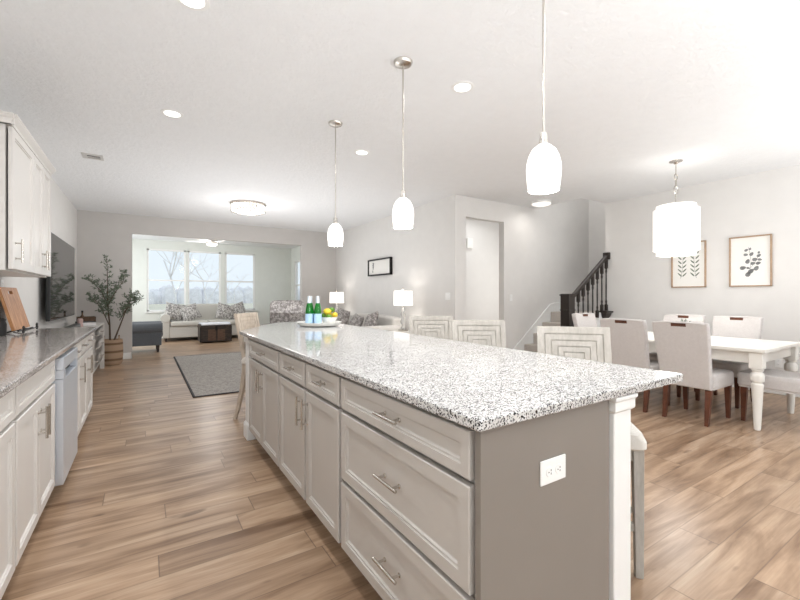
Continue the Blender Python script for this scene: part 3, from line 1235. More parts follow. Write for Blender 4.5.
m = MB(); m.box(-.86, -.78, 6.55, 7.45, .79, .85, .008, 2)
tag(m.build('soundbar', 'tv_black'), 'low black soundbar on the console under the television', 'soundbar')
m = MB(); m.lathe([(.035, 0), (.037, .02), (.030, .05), (.037, .09), (.032, .12), (.02, .125)], (0, 0, 0), 18)
o = m.build('candle_holder', 'candle_pink'); o.location = (-.80, 7.58, .79)
tag(o, 'small pinkish candle holder beside the white box on the console', 'candle holder')
t = thing('book', 'thick white-edged book with dark cover lying on the console', 'book', (-.76, 7.86, .79), R(12))
m = MB(); m.box(-.11, .105, -.155, .155, .004, .056); m.build('pages', 'book_white', t, False)
m = MB(); m.box(-.115, .11, -.16, .16, 0, .004); m.box(-.115, .11, -.16, .16, .056, .062); m.box(-.115, -.11, -.16, .16, 0, .062); m.build('cover', 'book_black', t, False)
t = thing('wooden_crate', 'small brown wooden crate near the far end of the console', 'crate', (-.80, 8.30, .79), R(8))
m = MB()
m.box(-.12, .12, -.15, .15, 0, .014)
m.box(-.12, -.106, -.15, .15, 0, .12); m.box(.106, .12, -.15, .15, 0, .12)
m.box(-.12, .12, -.15, -.136, 0, .12); m.box(-.12, .12, .136, .15, 0, .12)
m.build('body', 'tray_brown', t, False)
t = thing('bottle', 'small dark bottle standing in the brown crate on the console', 'bottle', (-.84, 8.22, .804))
m = MB(); m.lathe([(.03, 0), (.032, .02), (.032, .11), (.012, .14), (.012, .18)], (0, 0, 0), 16); m.build('body', 'tray_brown', t)
m = MB(); m.lathe([(.015, .18), (.015, .205), (.012, .21)], (0, 0, 0), 14); m.build('cap', 'black_metal', t)

# olive tree in a basket
t = thing('potted_olive_tree', 'slender olive tree in a striped woven basket by the back wall', 'plant', (-.50, 9.02, 0))
m = MB()
m.lathe([(.145, 0), (.165, .03), (.178, .2), (.172, .40), (.165, .455), (.150, .455), (.155, .40)], (0, 0, 0), 28)
b = m.build('basket', 'basket_weave', t)
for s in (-1, 1):
    m = MB()
    m.tube([(s * .165 * math.cos(a) * 0 + s * .16 * .7 + .0, -.06 + .0 + .12 * k / 8, .44 + .085 * math.sin(PI * k / 8)) for k in range(9) for a in (0,)], .011, 8)
    m.build('handle', 'basket_weave', b)
m = MB(); m.lathe([(.0, .38), (.153, .38), (.153, .395), (0, .40)], (0, 0, 0), 20); m.build('soil', 'bark', b)
m = MB()
rg = random.Random(5)
twigs = []
stems = [[(-.02, 0, .38), (-.03, .0, .75), (-.06, .01, 1.1), (-.06, .02, 1.45), (-.07, .0, 1.95)],
         [(.02, .0, .38), (.10, -.02, .62), (.19, .02, .9), (.27, .0, 1.12), (.31, .0, 1.28)],
         [(-.03, .0, .7), (-.12, .0, .95), (-.22, .02, 1.14), (-.30, .0, 1.24)],
         [(-.05, .0, 1.1), (.06, -.04, 1.32), (.17, .0, 1.52), (.20, .02, 1.70)],
         [(-.05, .0, 1.05), (-.14, .04, 1.3), (-.24, .0, 1.45), (-.36, .0, 1.58)],
         [(.12, .0, .8), (.22, -.06, 1.0), (.36, -.02, 1.16), (.46, -.02, 1.22)]]
for st in stems:
    r0 = .017 if st[0][2] < .5 else .009
    m.tube(st, [r0 * (1 - .8 * i / (len(st) - 1)) for i in range(len(st))], 7)
    for i in range(1, len(st)):
        a, bb = Vector(st[i - 1]), Vector(st[i])
        for k in range(15):
            p = a.lerp(bb, (k + .5) / 15)
            if p.z < .86:
                continue
            d = Vector((rg.uniform(-1, 1), rg.uniform(-1, 1), rg.uniform(-.1, .9))).normalized()
            ln = rg.uniform(.07, .17) * (1.0 if p.z < 1.5 else .75)
            q = p + d * ln
            m.tube([p, q], [.0025, .0015], 4)
            twigs.append((p, q, d))
m.build('trunk', 'bark', t)
bm = bmesh.new()
for p, q, d in twigs:
    for k in range(7):
        c = p.lerp(q, .15 + .9 * k / 7)
        n = Vector((rg.uniform(-1, 1), rg.uniform(-1, 1), rg.uniform(-.6, 1))).normalized()
        dirv = (d * .5 + n).normalized()
        sd = dirv.cross(Vector((rg.uniform(-1, 1), rg.uniform(-1, 1), rg.uniform(-1, 1)))).normalized()
        ln, wd = rg.uniform(.035, .06), rg.uniform(.008, .013)
        up = dirv.cross(sd) * .004
        v = [bm.verts.new(c), bm.verts.new(c + dirv * ln * .4 + sd * wd + up), bm.verts.new(c + dirv * ln), bm.verts.new(c + dirv * ln * .4 - sd * wd + up)]
        bm.faces.new(v)
mm = MB(); mm.bm.free(); mm.bm = bm
mm.build('foliage', 'leaf_green', t, False)

# picture on the picture wall
t = thing('framed_picture', 'dark deep-framed landscape print on the living room wall', 'picture', (XP - .002, 7.28, 1.855), R(-90))
m = MB()
w, h = .475, .175
m.box(-w, -w + .028, -.055, 0, -h, h); m.box(w - .028, w, -.055, 0, -h, h)
m.box(-w, w, -.055, 0, -h, -h + .028); m.box(-w, w, -.055, 0, h - .028, h)
m.build('frame', 'black_metal', t, False)
m = MB(); m.box(-w + .02, w - .02, -.035, -.0, -h + .02, h - .02); m.build('print', 'mat_paper', t, False)
m = MB()
for k in range(26):
    x = -.26 + rg.uniform(-.025, .03); z = rg.uniform(-.1, .1)
    m.box(x - .008, x + .008, -.0362, -.0345, z - .014, z + .014)
m.build('drawing', 'ink_grey', t, False)

# botanical prints on the dining wall


def botanical(label, y, z, kind):
    t = thing('framed_print', label, 'picture', (XD - .002, y, z), R(-90))
    w, h, f = .222, .336, .016
    m = MB()
    m.box(-w, -w + f, -.035, 0, -h, h, .002, 1); m.box(w - f, w, -.035, 0, -h, h, .002, 1)
    m.box(-w, w, -.035, 0, -h, -h + f, .002, 1); m.box(-w, w, -.035, 0, h - f, h, .002, 1)
    m.build('frame', 'frame_oak', t)
    m = MB(); m.box(-w + .012, w - .012, -.012, 0, -h + .012, h - .012); m.build('mat_board', 'mat_paper', t, False)
    bm = bmesh.new()
    yy = -.0128

    def leaf(cx, cz, ang, ln, wd):
        nonlocal bm
        pts = []
        for k in range(10):
            a = 2 * PI * k / 10
            px, pz = ln * .5 * math.cos(a), wd * .5 * math.sin(a) * (1 - .25 * math.cos(a))
            pts.append(bm.verts.new((cx + px * math.cos(ang) - pz * math.sin(ang), yy, cz + px * math.sin(ang) + pz * math.cos(ang))))
        bm.faces.new(pts)

    def stem(pts):
        for a, b in zip(pts, pts[1:]):
            dx, dz = b[0] - a[0], b[1] - a[1]
            L = math.hypot(dx, dz); nx, nz = -dz / L * .0018, dx / L * .0018
            bm.faces.new([bm.verts.new((a[0] + nx, yy + .0003, a[1] + nz)), bm.verts.new((b[0] + nx, yy + .0003, b[1] + nz)),
                          bm.verts.new((b[0] - nx, yy + .0003, b[1] - nz)), bm.verts.new((a[0] - nx, yy + .0003, a[1] - nz))])
    if kind == 'round':
        stem([(-.03, -.2), (.0, -.1), (.01, .0), (.0, .1), (-.02, .19)])
        stem([(.0, -.1), (.06, .0), (.09, .08)])
        for cx, cz, a, s in ((-.02, -.17, 60, .075), (.01, -.13, 45, .075), (-.075, -.085, 10, .07), (.065, -.095, 60, .068), (-.02, -.09, -20, .04),
                             (.03, -.03, 10, .055), (.085, -.03, 20, .055), (-.025, .0, 70, .065), (.05, .02, 5, .06), (.1, .015, -10, .045),
                             (.015, .095, 50, .055), (-.045, .09, 0, .05), (.09, .07, 40, .05), (-.04, .15, 30, .045), (.0, .165, 80, .035), (.09, .11, 80, .035)):
            leaf(cx, cz, R(a), s, s * .72)
        ink = 'ink_grey'
    else:
        for bx, lean in ((-.082, .01), (.082, -.01)):
            stem([(bx - lean * 2, -.20), (bx, -.1), (bx + lean, .05), (bx + lean * 2, .2)])
            for k in range(6):
                z = -.165 + .062 * k
                for s in (-1, 1):
                    leaf(bx + s * .032, z + .022, R(90 - s * 44), .080 - .003 * k, .019)
            if bx < 0:
                mm = MB(); mm.bm.free(); mm.bm = bm
                mm.build('drawing', 'ink_green', t, False)
                bm = bmesh.new()
        ink = 'ink_green'
    mm = MB(); mm.bm.free(); mm.bm = bm
    mm.build('drawing', ink, t, False)
    return t


botanical('oak-framed print of two fern sprigs, partly behind the drum pendant', 2.685, 1.712, 'fern')
botanical('oak-framed print of one round-leaved eucalyptus branch', 1.97, 1.712, 'round')

# ---------------------------------------------------------------- dining set
t = thing('dining_table', 'white farmhouse dining table with turned legs', 'table', (5.31, 2.12, 0))
hx, hy = .57, .85
m = MB(); m.box(-hx, hx, -hy, hy, .728, .76, .006, 2)
m.build('tabletop', 'table_white', t)
m = MB()
for s in (-1, 1):
    m.box(s * (hx - .075) - .012, s * (hx - .075) + .012, -hy + .08, hy - .08, .62, .728)
    m.box(-hx + .08, hx - .08, s * (hy - .075) - .012, s * (hy - .075) + .012, .62, .728)
m.build('apron', 'table_white', t, False)
for sx in (-1, 1):
    for sy in (-1, 1):
        m = MB()
        cx, cy = sx * (hx - .075), sy * (hy - .075)
        m.box(cx - .05, cx + .05, cy - .05, cy + .05, .575, .728, .003, 1)
        m.lathe([(.02, 0), (.026, .01), (.044, .40), (.047, .425), (.044, .432), (.036, .437), (.036, .447), (.050, .456), (.053, .475), (.053, .51), (.048, .53), (.036, .542),
                 (.036, .55), (.047, .556), (.048, .568), (.04, .576)], (cx, cy, 0), 28)
        m.build('leg', 'table_white', t)


def dining_chair(label, loc, rotz, mat='linen_grey'):
    """upholstered side chair, local front faces -y, origin on the floor under the seat centre"""
    t = thing('dining_chair', label, 'chair', loc, rotz, 'chairs around the dining table')
    m = MB()
    m.loft([rounded_loop(.45, .50, .03, z, 4, 0, -.01) for z in (.345, .36)] + [rounded_loop(.47, .52, .045, z, 4, 0, -.01) for z in (.37, .44, .465)] +
           [rounded_loop(.45, .50, .045, .485, 4, 0, -.01), rounded_loop(.40, .45, .04, .492, 4, 0, -.01)])
    m.build('seat', mat, t)
    # back slab with hand hole, leaning backwards
    zb, zt = .345, 1.0
    wb, wt = .215, .245
    hw, hz0, hz1 = .066, .952, .984

    def yl(z):
        return .20 + (z - zb) * .24
    N = 28

    def outer(k):
        # perimeter of the rounded trapezoid, corner points snapped
        corners = [(-wt, zt), (wt, zt), (wb, zb), (-wb, zb)]
        q, f = divmod(k, N // 4)
        a, b = corners[q], corners[(q + 1) % 4]
        f /= (N // 4)
        x, z = a[0] + (b[0] - a[0]) * f, a[1] + (b[1] - a[1]) * f
        if k % (N // 4) == 0 and q in (0, 1):
            x *= .975; z -= .008
        return x, z

    def inner(k):
        corners = [(-hw, hz1), (hw, hz1), (hw, hz0), (-hw, hz0)]
        q, f = divmod(k, N // 4)
        a, b = corners[q], corners[(q + 1) % 4]
        f /= (N // 4)
        return a[0] + (b[0] - a[0]) * f, a[1] + (b[1] - a[1]) * f
    th = .075

    def loop(fn, y_off, s=0.0):
        out = []
        for k in range(N):
            x, z = fn(k)
            if s:
                x -= s * (1 if x > 0 else -1); z -= s if z > (zb + zt) / 2 else -s
            out.append((x, yl(z) + y_off, z))
        return out
    tb = bmesh.new()
    seq = [loop(inner, .006), loop(outer, 0, .012), loop(outer, .012), loop(outer, th - .012), loop(outer, th, .012), loop(inner, th - .006)]
    rs = [[tb.verts.new(p) for p in lp] for lp in seq]
    for a, b in zip(rs, rs[1:] + rs[:1]):
        for k in range(N):
            tb.faces.new((a[k], a[(k + 1) % N], b[(k + 1) % N], b[k]))
    bmesh.ops.recalc_face_normals(tb, faces=list(tb.faces))
    m = MB(); m._merge(tb)
    bk = m.build('backrest', mat, t, True, 50)
    m = MB()
    zc = (hz0 + hz1) / 2
    m.box(-hw - .004, hw + .004, yl(zc) + .010, yl(zc) + th - .010, hz0 - .003, hz1 + .003, .002, 1)
    m.build('grip', 'walnut', bk, False)
    for sx in (-1, 1):
        m = MB(); m.frustum((sx * .19, -.225, 0), (.016, .016), (sx * .19, -.215, .35), (.026, .026), .002); m.build('leg', 'walnut', t, False)
        m = MB(); m.frustum((sx * .185, .275, 0), (.016, .018), (sx * .185, .215, .36), (.026, .028), .002); m.build('leg', 'walnut', t, False)
    return t


ch = dining_chair('grey upholstered dining chair seen from behind, nearest to the island corner', (4.82, 1.83, 0), R(90))
copy_tree(ch, (4.82, 2.39, 0), R(90), 'grey upholstered dining chair seen from behind, next to a dark stair rail')
copy_tree(ch, (5.80, 1.92, 0), R(-90), 'light upholstered dining chair across the table, under the eucalyptus print')
copy_tree(ch, (5.80, 2.50, 0), R(-90), 'light upholstered dining chair across the table, under the fern print')
copy_tree(ch, (5.44, 3.11, 0), 0, 'light upholstered dining chair at the table end by the newel post')
copy_tree(ch, (5.26, 1.30, 0), R(180), 'grey upholstered dining chair at the near table end, cut by the right edge')

t = thing('centerpiece', 'small gold and green foliage centrepiece on the white dining table', 'centerpiece', (5.30, 2.14, .76))
m = MB(); m.lathe([(.05, 0), (.055, .01), (.06, .07), (.045, .11), (.042, .11), (.05, .07)], (0, 0, 0), 20); m.build('vase', 'gold_leaf', t)
bm = bmesh.new()
for k in range(110):
    a, e = rg.uniform(0, 2 * PI), rg.uniform(.1, 1.4)
    d = Vector((math.cos(a) * math.cos(e), math.sin(a) * math.cos(e), math.sin(e)))
    c = Vector((0, 0, .10)) + d * rg.uniform(.03, .105)
    sd = d.cross(Vector((rg.uniform(-1, 1), rg.uniform(-1, 1), .3))).normalized()
    v = [bm.verts.new(c), bm.verts.new(c + d * .02 + sd * .008), bm.verts.new(c + d * .045), bm.verts.new(c + d * .02 - sd * .008)]
    bm.faces.new(v)
mm = MB(); mm.bm.free(); mm.bm = bm
mm.build('foliage', 'leaf_green', t, False)

# ---------------------------------------------------------------- bar stools


def bar_stool(label, loc, rotz, wood='stool_wood'):
    """counter stool with a panelled back; local front faces -y; origin under the seat centre"""
    t = thing('bar_stool', label, 'stool', loc, rotz, 'counter stools around the island')
    m = MB()
    m.loft([rounded_loop(.43, .45, .03, .565, 4, 0, -.02), rounded_loop(.45, .47, .03, .575, 4, 0, -.02), rounded_loop(.45, .47, .03, .605, 4, 0, -.02), rounded_loop(.43, .45, .05, .633, 4, 0, -.02), rounded_loop(.35, .37, .08, .65, 4, 0, -.02)])
    m.build('seat', 'seat_ivory', t)
    m = MB(); m.box(-.205, .205, -.225, .19, .51, .57, .003, 1); m.build('seat_frame', wood, t)
    lean = .22

    def yb(z):
        return .185 + max(0, z - .60) * lean
    # panel with nested square grooves on both faces
    tb = bmesh.new()
    z0, z1, hw = .70, 1.07, .195

    def ring(i, dy):
        return [tb.verts.new((x, yb(z) + dy, z)) for x, z in ((-hw + i, z0 + i), (hw - i, z0 + i), (hw - i, z1 - i), (-hw + i, z1 - i))]
    prof = [(0.0, 0)]
    for gI in (.036, .072, .106, .138):
        prof += [(gI, 0), (gI + .001, .006), (gI + .0055, .006), (gI + .0065, .0)]
    fr = [ring(i, -.018 + d) for i, d in prof]
    bkr = [ring(i, .018 - d) for i, d in prof]
    for rs in (fr, bkr):
        for a, b in zip(rs, rs[1:]):
            for k in range(4):
                tb.faces.new((a[k], a[(k + 1) % 4], b[(k + 1) % 4], b[k]))
        tb.faces.new(rs[-1])
    for k in range(4):
        tb.faces.new((fr[0][k], fr[0][(k + 1) % 4], bkr[0][(k + 1) % 4], bkr[0][k]))
    bmesh.ops.recalc_face_normals(tb, faces=list(tb.faces))
    m = MB(); m._merge(tb)
    m.build('backrest', wood, t, True, 20)
    for sx in (-1, 1):
        m = MB(); m.frustum((sx * .195, -.225, 0), (.016, .016), (sx * .192, -.215, .565), (.022, .022), .002); m.build('leg', wood, t, False)
        # rear leg sweeps back at the foot and carries the panel
        m = MB()
        lps = []
        for z, y, s in ((0, .30, .015), (.12, .262, .017), (.3, .222, .019), (.48, .195, .021), (.6, .185, .021), (.74, yb(.74), .019), (1.0, yb(1.0), .016)):
            lps.append([(sx * .178 + dx * s, y + dy * s, z) for dx, dy in ((-1, -1), (1, -1), (1, 1), (-1, 1))])
        m.loft(lps)
        m.build('leg', wood, t, True, 40)
    m = MB()
    m.box(-.185, .185, -.232, -.208, .20, .235, .002, 1)
    m.box(-.172, -.150, -.21, .23, .27, .30); m.box(.150, .172, -.21, .23, .27, .30)
    m.build('footrest', wood, t, False)
    return t


def rot_facing(fx, fy):
    """rotation that turns local -y to world direction (fx, fy)"""
    return math.atan2(fx, -fy)


def place_stool(back_l, back_r, first=None, label='', wood=None):
    """back_l / back_r: world ends of the top of the back panel (as the person sits facing the other way)"""
    cx, cy = (back_l[0] + back_r[0]) / 2, (back_l[1] + back_r[1]) / 2
    dx, dy = back_r[0] - back_l[0], back_r[1] - back_l[1]
    L = math.hypot(dx, dy)
    fx, fy = dy / L, -dx / L
    off = .185 + .47 * .22
    return (cx + fx * off, cy + fy * off, 0), rot_facing(fx, fy)


loc, rz = place_stool((1.965, 1.565), (2.235, 1.275))
st = bar_stool('whitewashed bar stool with square-grooved back, nearest to the dining chairs', loc, rz)
loc, rz = place_stool((1.93, 2.31), (2.27, 2.09))
copy_tree(st, loc, rz, 'whitewashed bar stool with square-grooved back in front of the hall doorway')
loc, rz = place_stool((2.03, 3.02), (2.36, 2.80))
copy_tree(st, loc, rz, 'whitewashed bar stool with square-grooved back, nearest to the table lamp')
loc, rz = place_stool((.77, 4.30), (1.05, 4.60))
bar_stool('sand-coloured bar stool with swept rear leg at the far left corner of the island', loc, rz, 'stool_wood_warm')

# ---------------------------------------------------------------- staircase
n_st, rise, run, x_s = 5, .19, .25, 5.55
t = thing('staircase', 'carpeted staircase with white skirt rising behind the dining wall', 'stairs', (0, 0, 0))
m = MB()
for k in range(n_st):
    x0 = x_s + k * run
    m.box(x0 - .02, 7.795 if k == n_st - 1 else x_s + n_st * run, YE + .0, YH - .023, k * rise, (k + 1) * rise, .012, 2)
m.build('treads', 'carpet', t)
slope = rise / run
m = MB()
sk = [(x_s - .20, 0), (x_s - .20, .125), (x_s - .16, .14), (x_s - .02, .32), (x_s + 4 * run - .04, n_st * rise + .13), (x_s + 4 * run + .06, n_st * rise + .155), (7.79, n_st * rise + .155), (7.79, n_st * rise), (x_s + 1.0, 0)]
m.prism(sk, YH - .022, YH - .002, 'XZ')
m.tube([(x_s - .16, YH - .028, .145), (x_s - .02, YH - .028, .325), (x_s + 4 * run - .04, YH - .028, n_st * rise + .135), (x_s + 4 * run + .06, YH - .028, n_st * rise + .16), (7.78, YH - .028, n_st * rise + .16)], .012, 8)
m.build('skirt_board', 'trim_white', t, True)
m = MB()
m.prism([(x_s - .02, 0), (x_s - .02, .20), (x_s + n_st * run - .2, n_st * rise + .02), (XD, n_st * rise + .05), (XD, 0)], YE - .03, YE - .002, 'XZ')
m.build('stringer', 'trim_white', t, False)

t = thing('stair_railing', 'dark espresso stair railing with square newel and turned balusters', 'railing', (0, 0, 0))
nx, ny = 5.675, 3.92
m = MB()
m.box(nx - .078, nx + .078, ny - .078, ny + .078, .18, 1.285, .004, 1)
m.box(nx - .09, nx + .09, ny - .09, ny + .09, 1.255, 1.275, .004, 1)
m.box(nx - .086, nx + .086, ny - .086, ny + .086, 1.02, 1.035, .003, 1)
m.build('newel_post', 'espresso_wood', t, False)
m = MB()
a, b = (nx + .07, 1.20), (XD - .02, 1.945)
m.prism([(a[0], a[1] - .035), (a[0], a[1] + .035), (b[0], b[1] + .035), (b[0], b[1] - .035)], ny - .033, ny + .033, 'XZ', .012, 2)
m.box(XD - .055, XD, ny - .055, ny + .055, b[1] - .06, b[1] + .06, .008, 2)
m.build('handrail', 'espresso_wood', t)
for k in range(7):
    x = 5.955 + k * .134
    zr = a[1] + (x - a[0]) / (b[0] - a[0]) * (b[1] - a[1]) - .03
    zb = .205 + (x - x_s) * (n_st * rise - .18) / (n_st * run - .18)
    zb = min(zb, n_st * rise + .03)
    m = MB()
    m.box(x - .021, x + .021, ny - .021, ny + .021, zb, zb + .12)
    m.box(x - .021, x + .021, ny - .021, ny + .021, zr - .17, zr + .005)
    L = zr - .17 - zb - .12
    m.lathe([(.020, 0), (.012, .02), (.018, .05), (.011, .09), (.013, L * .5), (.011, L - .09), (.018, L - .05), (.012, L - .02), (.020, L)], (x, ny, zb + .12), 12)
    m.build('baluster', 'espresso_wood', t)
m = MB()
m.loft([[(6.70 + dx * s * 1.1, ny - .01 + dy * s, z) for dx, dy in ((-1, -1), (1, -1), (1, 1), (-1, 1))] for s, z in ((.008, .80), (.02, .84), (.06, .90), (.075, .955), (.095, .97), (.095, .99), (.03, 1.0))])
m.build('bracket', 'espresso_wood', t)

# ---------------------------------------------------------------- wall fittings
outlet('white double light switch on the living room wall by the corner', (XP - .001, 5.08, 1.245), R(-90), name='light_switch', gang=2, switch=True)
outlet('white single light switch right of the hall doorway', (5.46, YH - .001, 1.22), 0, name='light_switch', switch=True)
t = thing('door_chime', 'small white chime box high on the hallway wall', 'chime', (5.47, 5.999, 2.30))
m = MB(); m.box(-.075, .075, -.05, 0, -.10, .10, .012, 2); m.build('cover', 'chime_white', t)

t = thing('air_vent', 'white ceiling air vent with dark slots near the left wall', 'vent', (-.50, 5.83, CEIL))
m = MB(); m.box(-.10, .10, -.10, .10, -.008, 0, .002, 1); m.build('frame', 'vent_white', t, False)
m = MB(); m.box(-.05, .07, -.05, .045, -.0095, -.0075); m.build('opening', 'vent_dark', t, False)
for k in range(2):
    m = MB(); m.box(-.05, .07, -.025 + k * .03, -.014 + k * .03, -.013, -.009); m.build('slat', 'vent_white', t, False)

# ---------------------------------------------------------------- ceiling lights
CAN_W = 8


def downlight(loc, label, rz=0, power=None):
    t = thing('recessed_light', label, 'ceiling light', (loc[0], loc[1], CEIL), 0, 'recessed ceiling lights')
    m = MB(); m.lathe([(.062, -.001), (.064, -.006), (.088, -.004), (.09, 0.0)], (0, 0, 0), 32, cap=False); m.build('trim_ring', 'trim_white', t)
    m = MB(); m.lathe([(.0, -.002), (.0635, -.002), (.0635, -.004), (.0, -.005)], (0, 0, 0), 32, cap=False); m.build('diffuser', 'glow_can', t)
    l = bpy.data.lights.new('downlight', 'AREA'); l.shape = 'DISK'; l.size = .12; l.energy = power or CAN_W; l.color = (.97, .985, 1); l.spread = R(165)
    lo = bpy.data.objects.new('downlight', l); COL.objects.link(lo); lo.parent = t; lo.location = (0, 0, -.012)
    return t


downlight((.22, 2.45), 'recessed ceiling light at the top edge above the aisle')
downlight((.21, 4.08), 'recessed ceiling light above the aisle nearest the air vent')
downlight((2.08, 2.35), 'recessed ceiling light between the middle and nearest pendants')
downlight((2.07, 4.03), 'recessed ceiling light just right of the farthest pendant')
downlight((.22, .75), 'recessed ceiling light over the aisle beside the camera')
downlight((2.08, .75), 'recessed ceiling light over the seating side beside the camera')
downlight((5.4, 5.45), 'unseen recessed light added to brighten the hallway beyond the doorway', power=4)  # hidden fixture added to light the hallway


def pendant(label, x, y):
    t = thing('pendant_light', label, 'pendant light', (x, y, CEIL), 0, 'glass pendants over the island')
    m = MB(); m.lathe([(.0, -.03), (.035, -.03), (.058, -.02), (.066, -.006), (.066, 0)], (0, 0, 0), 28); m.build('canopy', 'nickel', t)
    m = MB(); m.cyl((0, 0, -.02), (0, 0, -.90), .0055, n=12); m.build('stem', 'nickel', t)
    m = MB(); m.lathe([(.006, -.885), (.016, -.89), (.018, -.92), (.022, -.94)], (0, 0, 0), 20); m.build('socket', 'nickel', t)
    z0 = 1.722 - CEIL
    m = MB()
    prof = [(.020, .225), (.034, .215), (.055, .195), (.070, .165), (.078, .13), (.080, .10), (.077, .05), (.071, .0), (.067, .0), (.073, .05), (.075, .10), (.072, .13), (.060, .165), (.03, .2)]
    m.lathe([(r * .94, z * .93 + z0) for r, z in prof], (0, 0, 0), 32, cap=False)
    m.build('shade', 'glow_pendant', t)
    l = bpy.data.lights.new('bulb', 'POINT'); l.energy = 10; l.shadow_soft_size = .06; l.color = (1, .975, .95)
    lo = bpy.data.objects.new('bulb', l); COL.objects.link(lo); lo.parent = t; lo.location = (0, 0, z0 - .04)
    return t


pendant('frosted glass pendant nearest to the camera, largest of the three', 1.51, 1.164)
pendant('frosted glass pendant in the middle of the row of three', 1.51, 2.32)
pendant('frosted glass pendant farthest along the island, smallest of the three', 1.51, 3.48)

t = thing('drum_pendant', 'white two-tier drum pendant hanging over the dining table', 'pendant light', (5.38, 2.26, CEIL))
m = MB(); m.lathe([(.0, -.035), (.02, -.035), (.03, -.02), (.068, -.008), (.07, 0)], (0, 0, 0), 28); m.build('canopy', 'nickel', t)
m = MB()
m.cyl((0, 0, -.02), (0, 0, -.155), .005)


def ringz(mb, c, r, th, ax):
    pts = []
    for k in range(17):
        a = 2 * PI * k / 16
        pts.append((c[0] + (r * math.sin(a) if ax == 'X' else 0), c[1] + (0 if ax == 'X' else r * math.sin(a)), c[2] + r * math.cos(a)))
    mb.tube(pts, th, 8)


ringz(m, (0, 0, -.19), .034, .006, 'X')
m.cyl((0, 0, -.22), (0, 0, -.30), .010)
ringz(m, (0, 0, -.345), .048, .005, 'X')
m.cyl((0, 0, -.39), (0, 0, -.55), .007)
m.build('chain', 'nickel', t)
zt = 2.335 - CEIL
m = MB(); m.lathe([(.236, zt - .05), (.236, zt - .54), (.230, zt - .54), (.230, zt - .05)], (0, 0, 0), 48, cap=False); m.lathe([(.230, zt - .05), (.203, zt - .05)], (0, 0, 0), 48, cap=False); m.build('shade', 'glow_drum', t)
m = MB(); m.lathe([(.203, zt), (.203, zt - .595), (.197, zt - .595), (.197, zt)], (0, 0, 0), 48, cap=False); m.lathe([(.197, zt - .575), (0, zt - .575)], (0, 0, 0), 48, cap=False); m.build('inner_shade', 'glow_drum', t)
l = bpy.data.lights.new('bulb', 'POINT'); l.energy = 2; l.shadow_soft_size = .1; l.color = (1, .975, .95)
lo = bpy.data.objects.new('bulb', l); COL.objects.link(lo); lo.parent = t; lo.location = (0, 0, zt + .06)
l = bpy.data.lights.new('bulb', 'POINT'); l.energy = 28; l.shadow_soft_size = .19; l.color = (1, .975, .95)
lo = bpy.data.objects.new('bulb', l); COL.objects.link(lo); lo.parent = t; lo.location = (0, 0, zt - .66)

t = thing('flush_light', 'round white flush ceiling light above the stair hall', 'ceiling light', (5.75, 4.48, CEIL))
m = MB(); m.lathe([(.16, 0), (.165, -.02), (.16, -.04)], (0, 0, 0), 36, cap=False); m.build('rim', 'trim_white', t)
m = MB(); m.lathe([(.155, -.03), (.15, -.05), (.11, -.065), (.0, -.07)], (0, 0, 0), 36, cap=False); m.build('diffuser', 'glow_lamp', t)
l = bpy.data.lights.new('bulb', 'AREA'); l.shape = 'DISK'; l.size = .28; l.energy = 2.2; l.color = (1, .96, .92)
lo = bpy.data.objects.new('bulb', l); COL.objects.link(lo); lo.parent = t; lo.location = (0, 0, -.09)

t = thing('crystal_flush_light', 'round crystal flush ceiling light in the living room', 'ceiling light', (1.54, 7.35, CEIL))
m = MB(); m.lathe([(.30, 0), (.30, -.012), (.28, -.02), (.0, -.02)], (0, 0, 0), 40); m.build('canopy', 'nickel', t)
m = MB()
for z in (-.03, -.14):
    m.tube([(.285 * math.cos(2 * PI * k / 40), .285 * math.sin(2 * PI * k / 40), z) for k in range(41)], .008, 8)
for k in range(20):
    a = 2 * PI * k / 20
    m.cyl((.285 * math.cos(a), .285 * math.sin(a), -.02), (.285 * math.cos(a), .285 * math.sin(a), -.14), .004, n=6)
m.build('rim', 'nickel', t)
proto = None
for rr, zz, nn in ((.262, -.045, 28), (.262, -.085, 28), (.262, -.122, 28), (.15, -.12, 12)):
    for k in range(nn):
        a = 2 * PI * k / nn + zz * 40
        if proto is None:
            m = MB(); m.lathe([(.0, -.021), (.020, 0), (.0, .021)], (0, 0, 0), 6)
            c = proto = m.build('crystal', 'glow_crystal', t, False)
        else:
            c = proto.copy(); COL.objects.link(c)
        c.location = (rr * math.cos(a), rr * math.sin(a), zz)
l = bpy.data.lights.new('bulb', 'POINT'); l.energy = 13; l.shadow_soft_size = .25; l.color = (1, .95, .92)
lo = bpy.data.objects.new('bulb', l); COL.objects.link(lo); lo.parent = t; lo.location = (0, 0, -.42)

t = thing('ceiling_fan', 'white ceiling fan with light seen below the sunroom header', 'ceiling fan', (1.50, 11.5, CEIL))
m = MB(); m.lathe([(.07, 0), (.065, -.05), (.02, -.06), (.016, -.12)], (0, 0, 0), 24); m.build('canopy', 'trim_white', t)
m = MB(); m.lathe([(.03, -.11), (.12, -.13), (.15, -.17), (.14, -.22), (.08, -.235)], (0, 0, 0), 28); m.build('motor', 'cabinet_grey', t)
m = MB(); m.lathe([(.08, -.235), (.13, -.24), (.13, -.27), (.1, -.295), (.0, -.30)], (0, 0, 0), 28); m.build('diffuser', 'glow_lamp', t)
l = bpy.data.lights.new('bulb', 'POINT'); l.energy = 28; l.shadow_soft_size = .12; l.color = (1, .97, .94)
lo = bpy.data.objects.new('bulb', l); COL.objects.link(lo); lo.parent = t; lo.location = (0, 0, -.45)
for k in range(5):
    m = MB(); m.box(.13, .62, -.06, .06, -.204, -.196, .003, 1, Matrix.Rotation(R(72 * k + 12), 4, 'Z') @ Matrix.Rotation(R(8), 4, 'X') @ Matrix.Translation((0, 0, 0)))
    m.build('blade', 'trim_white', t)

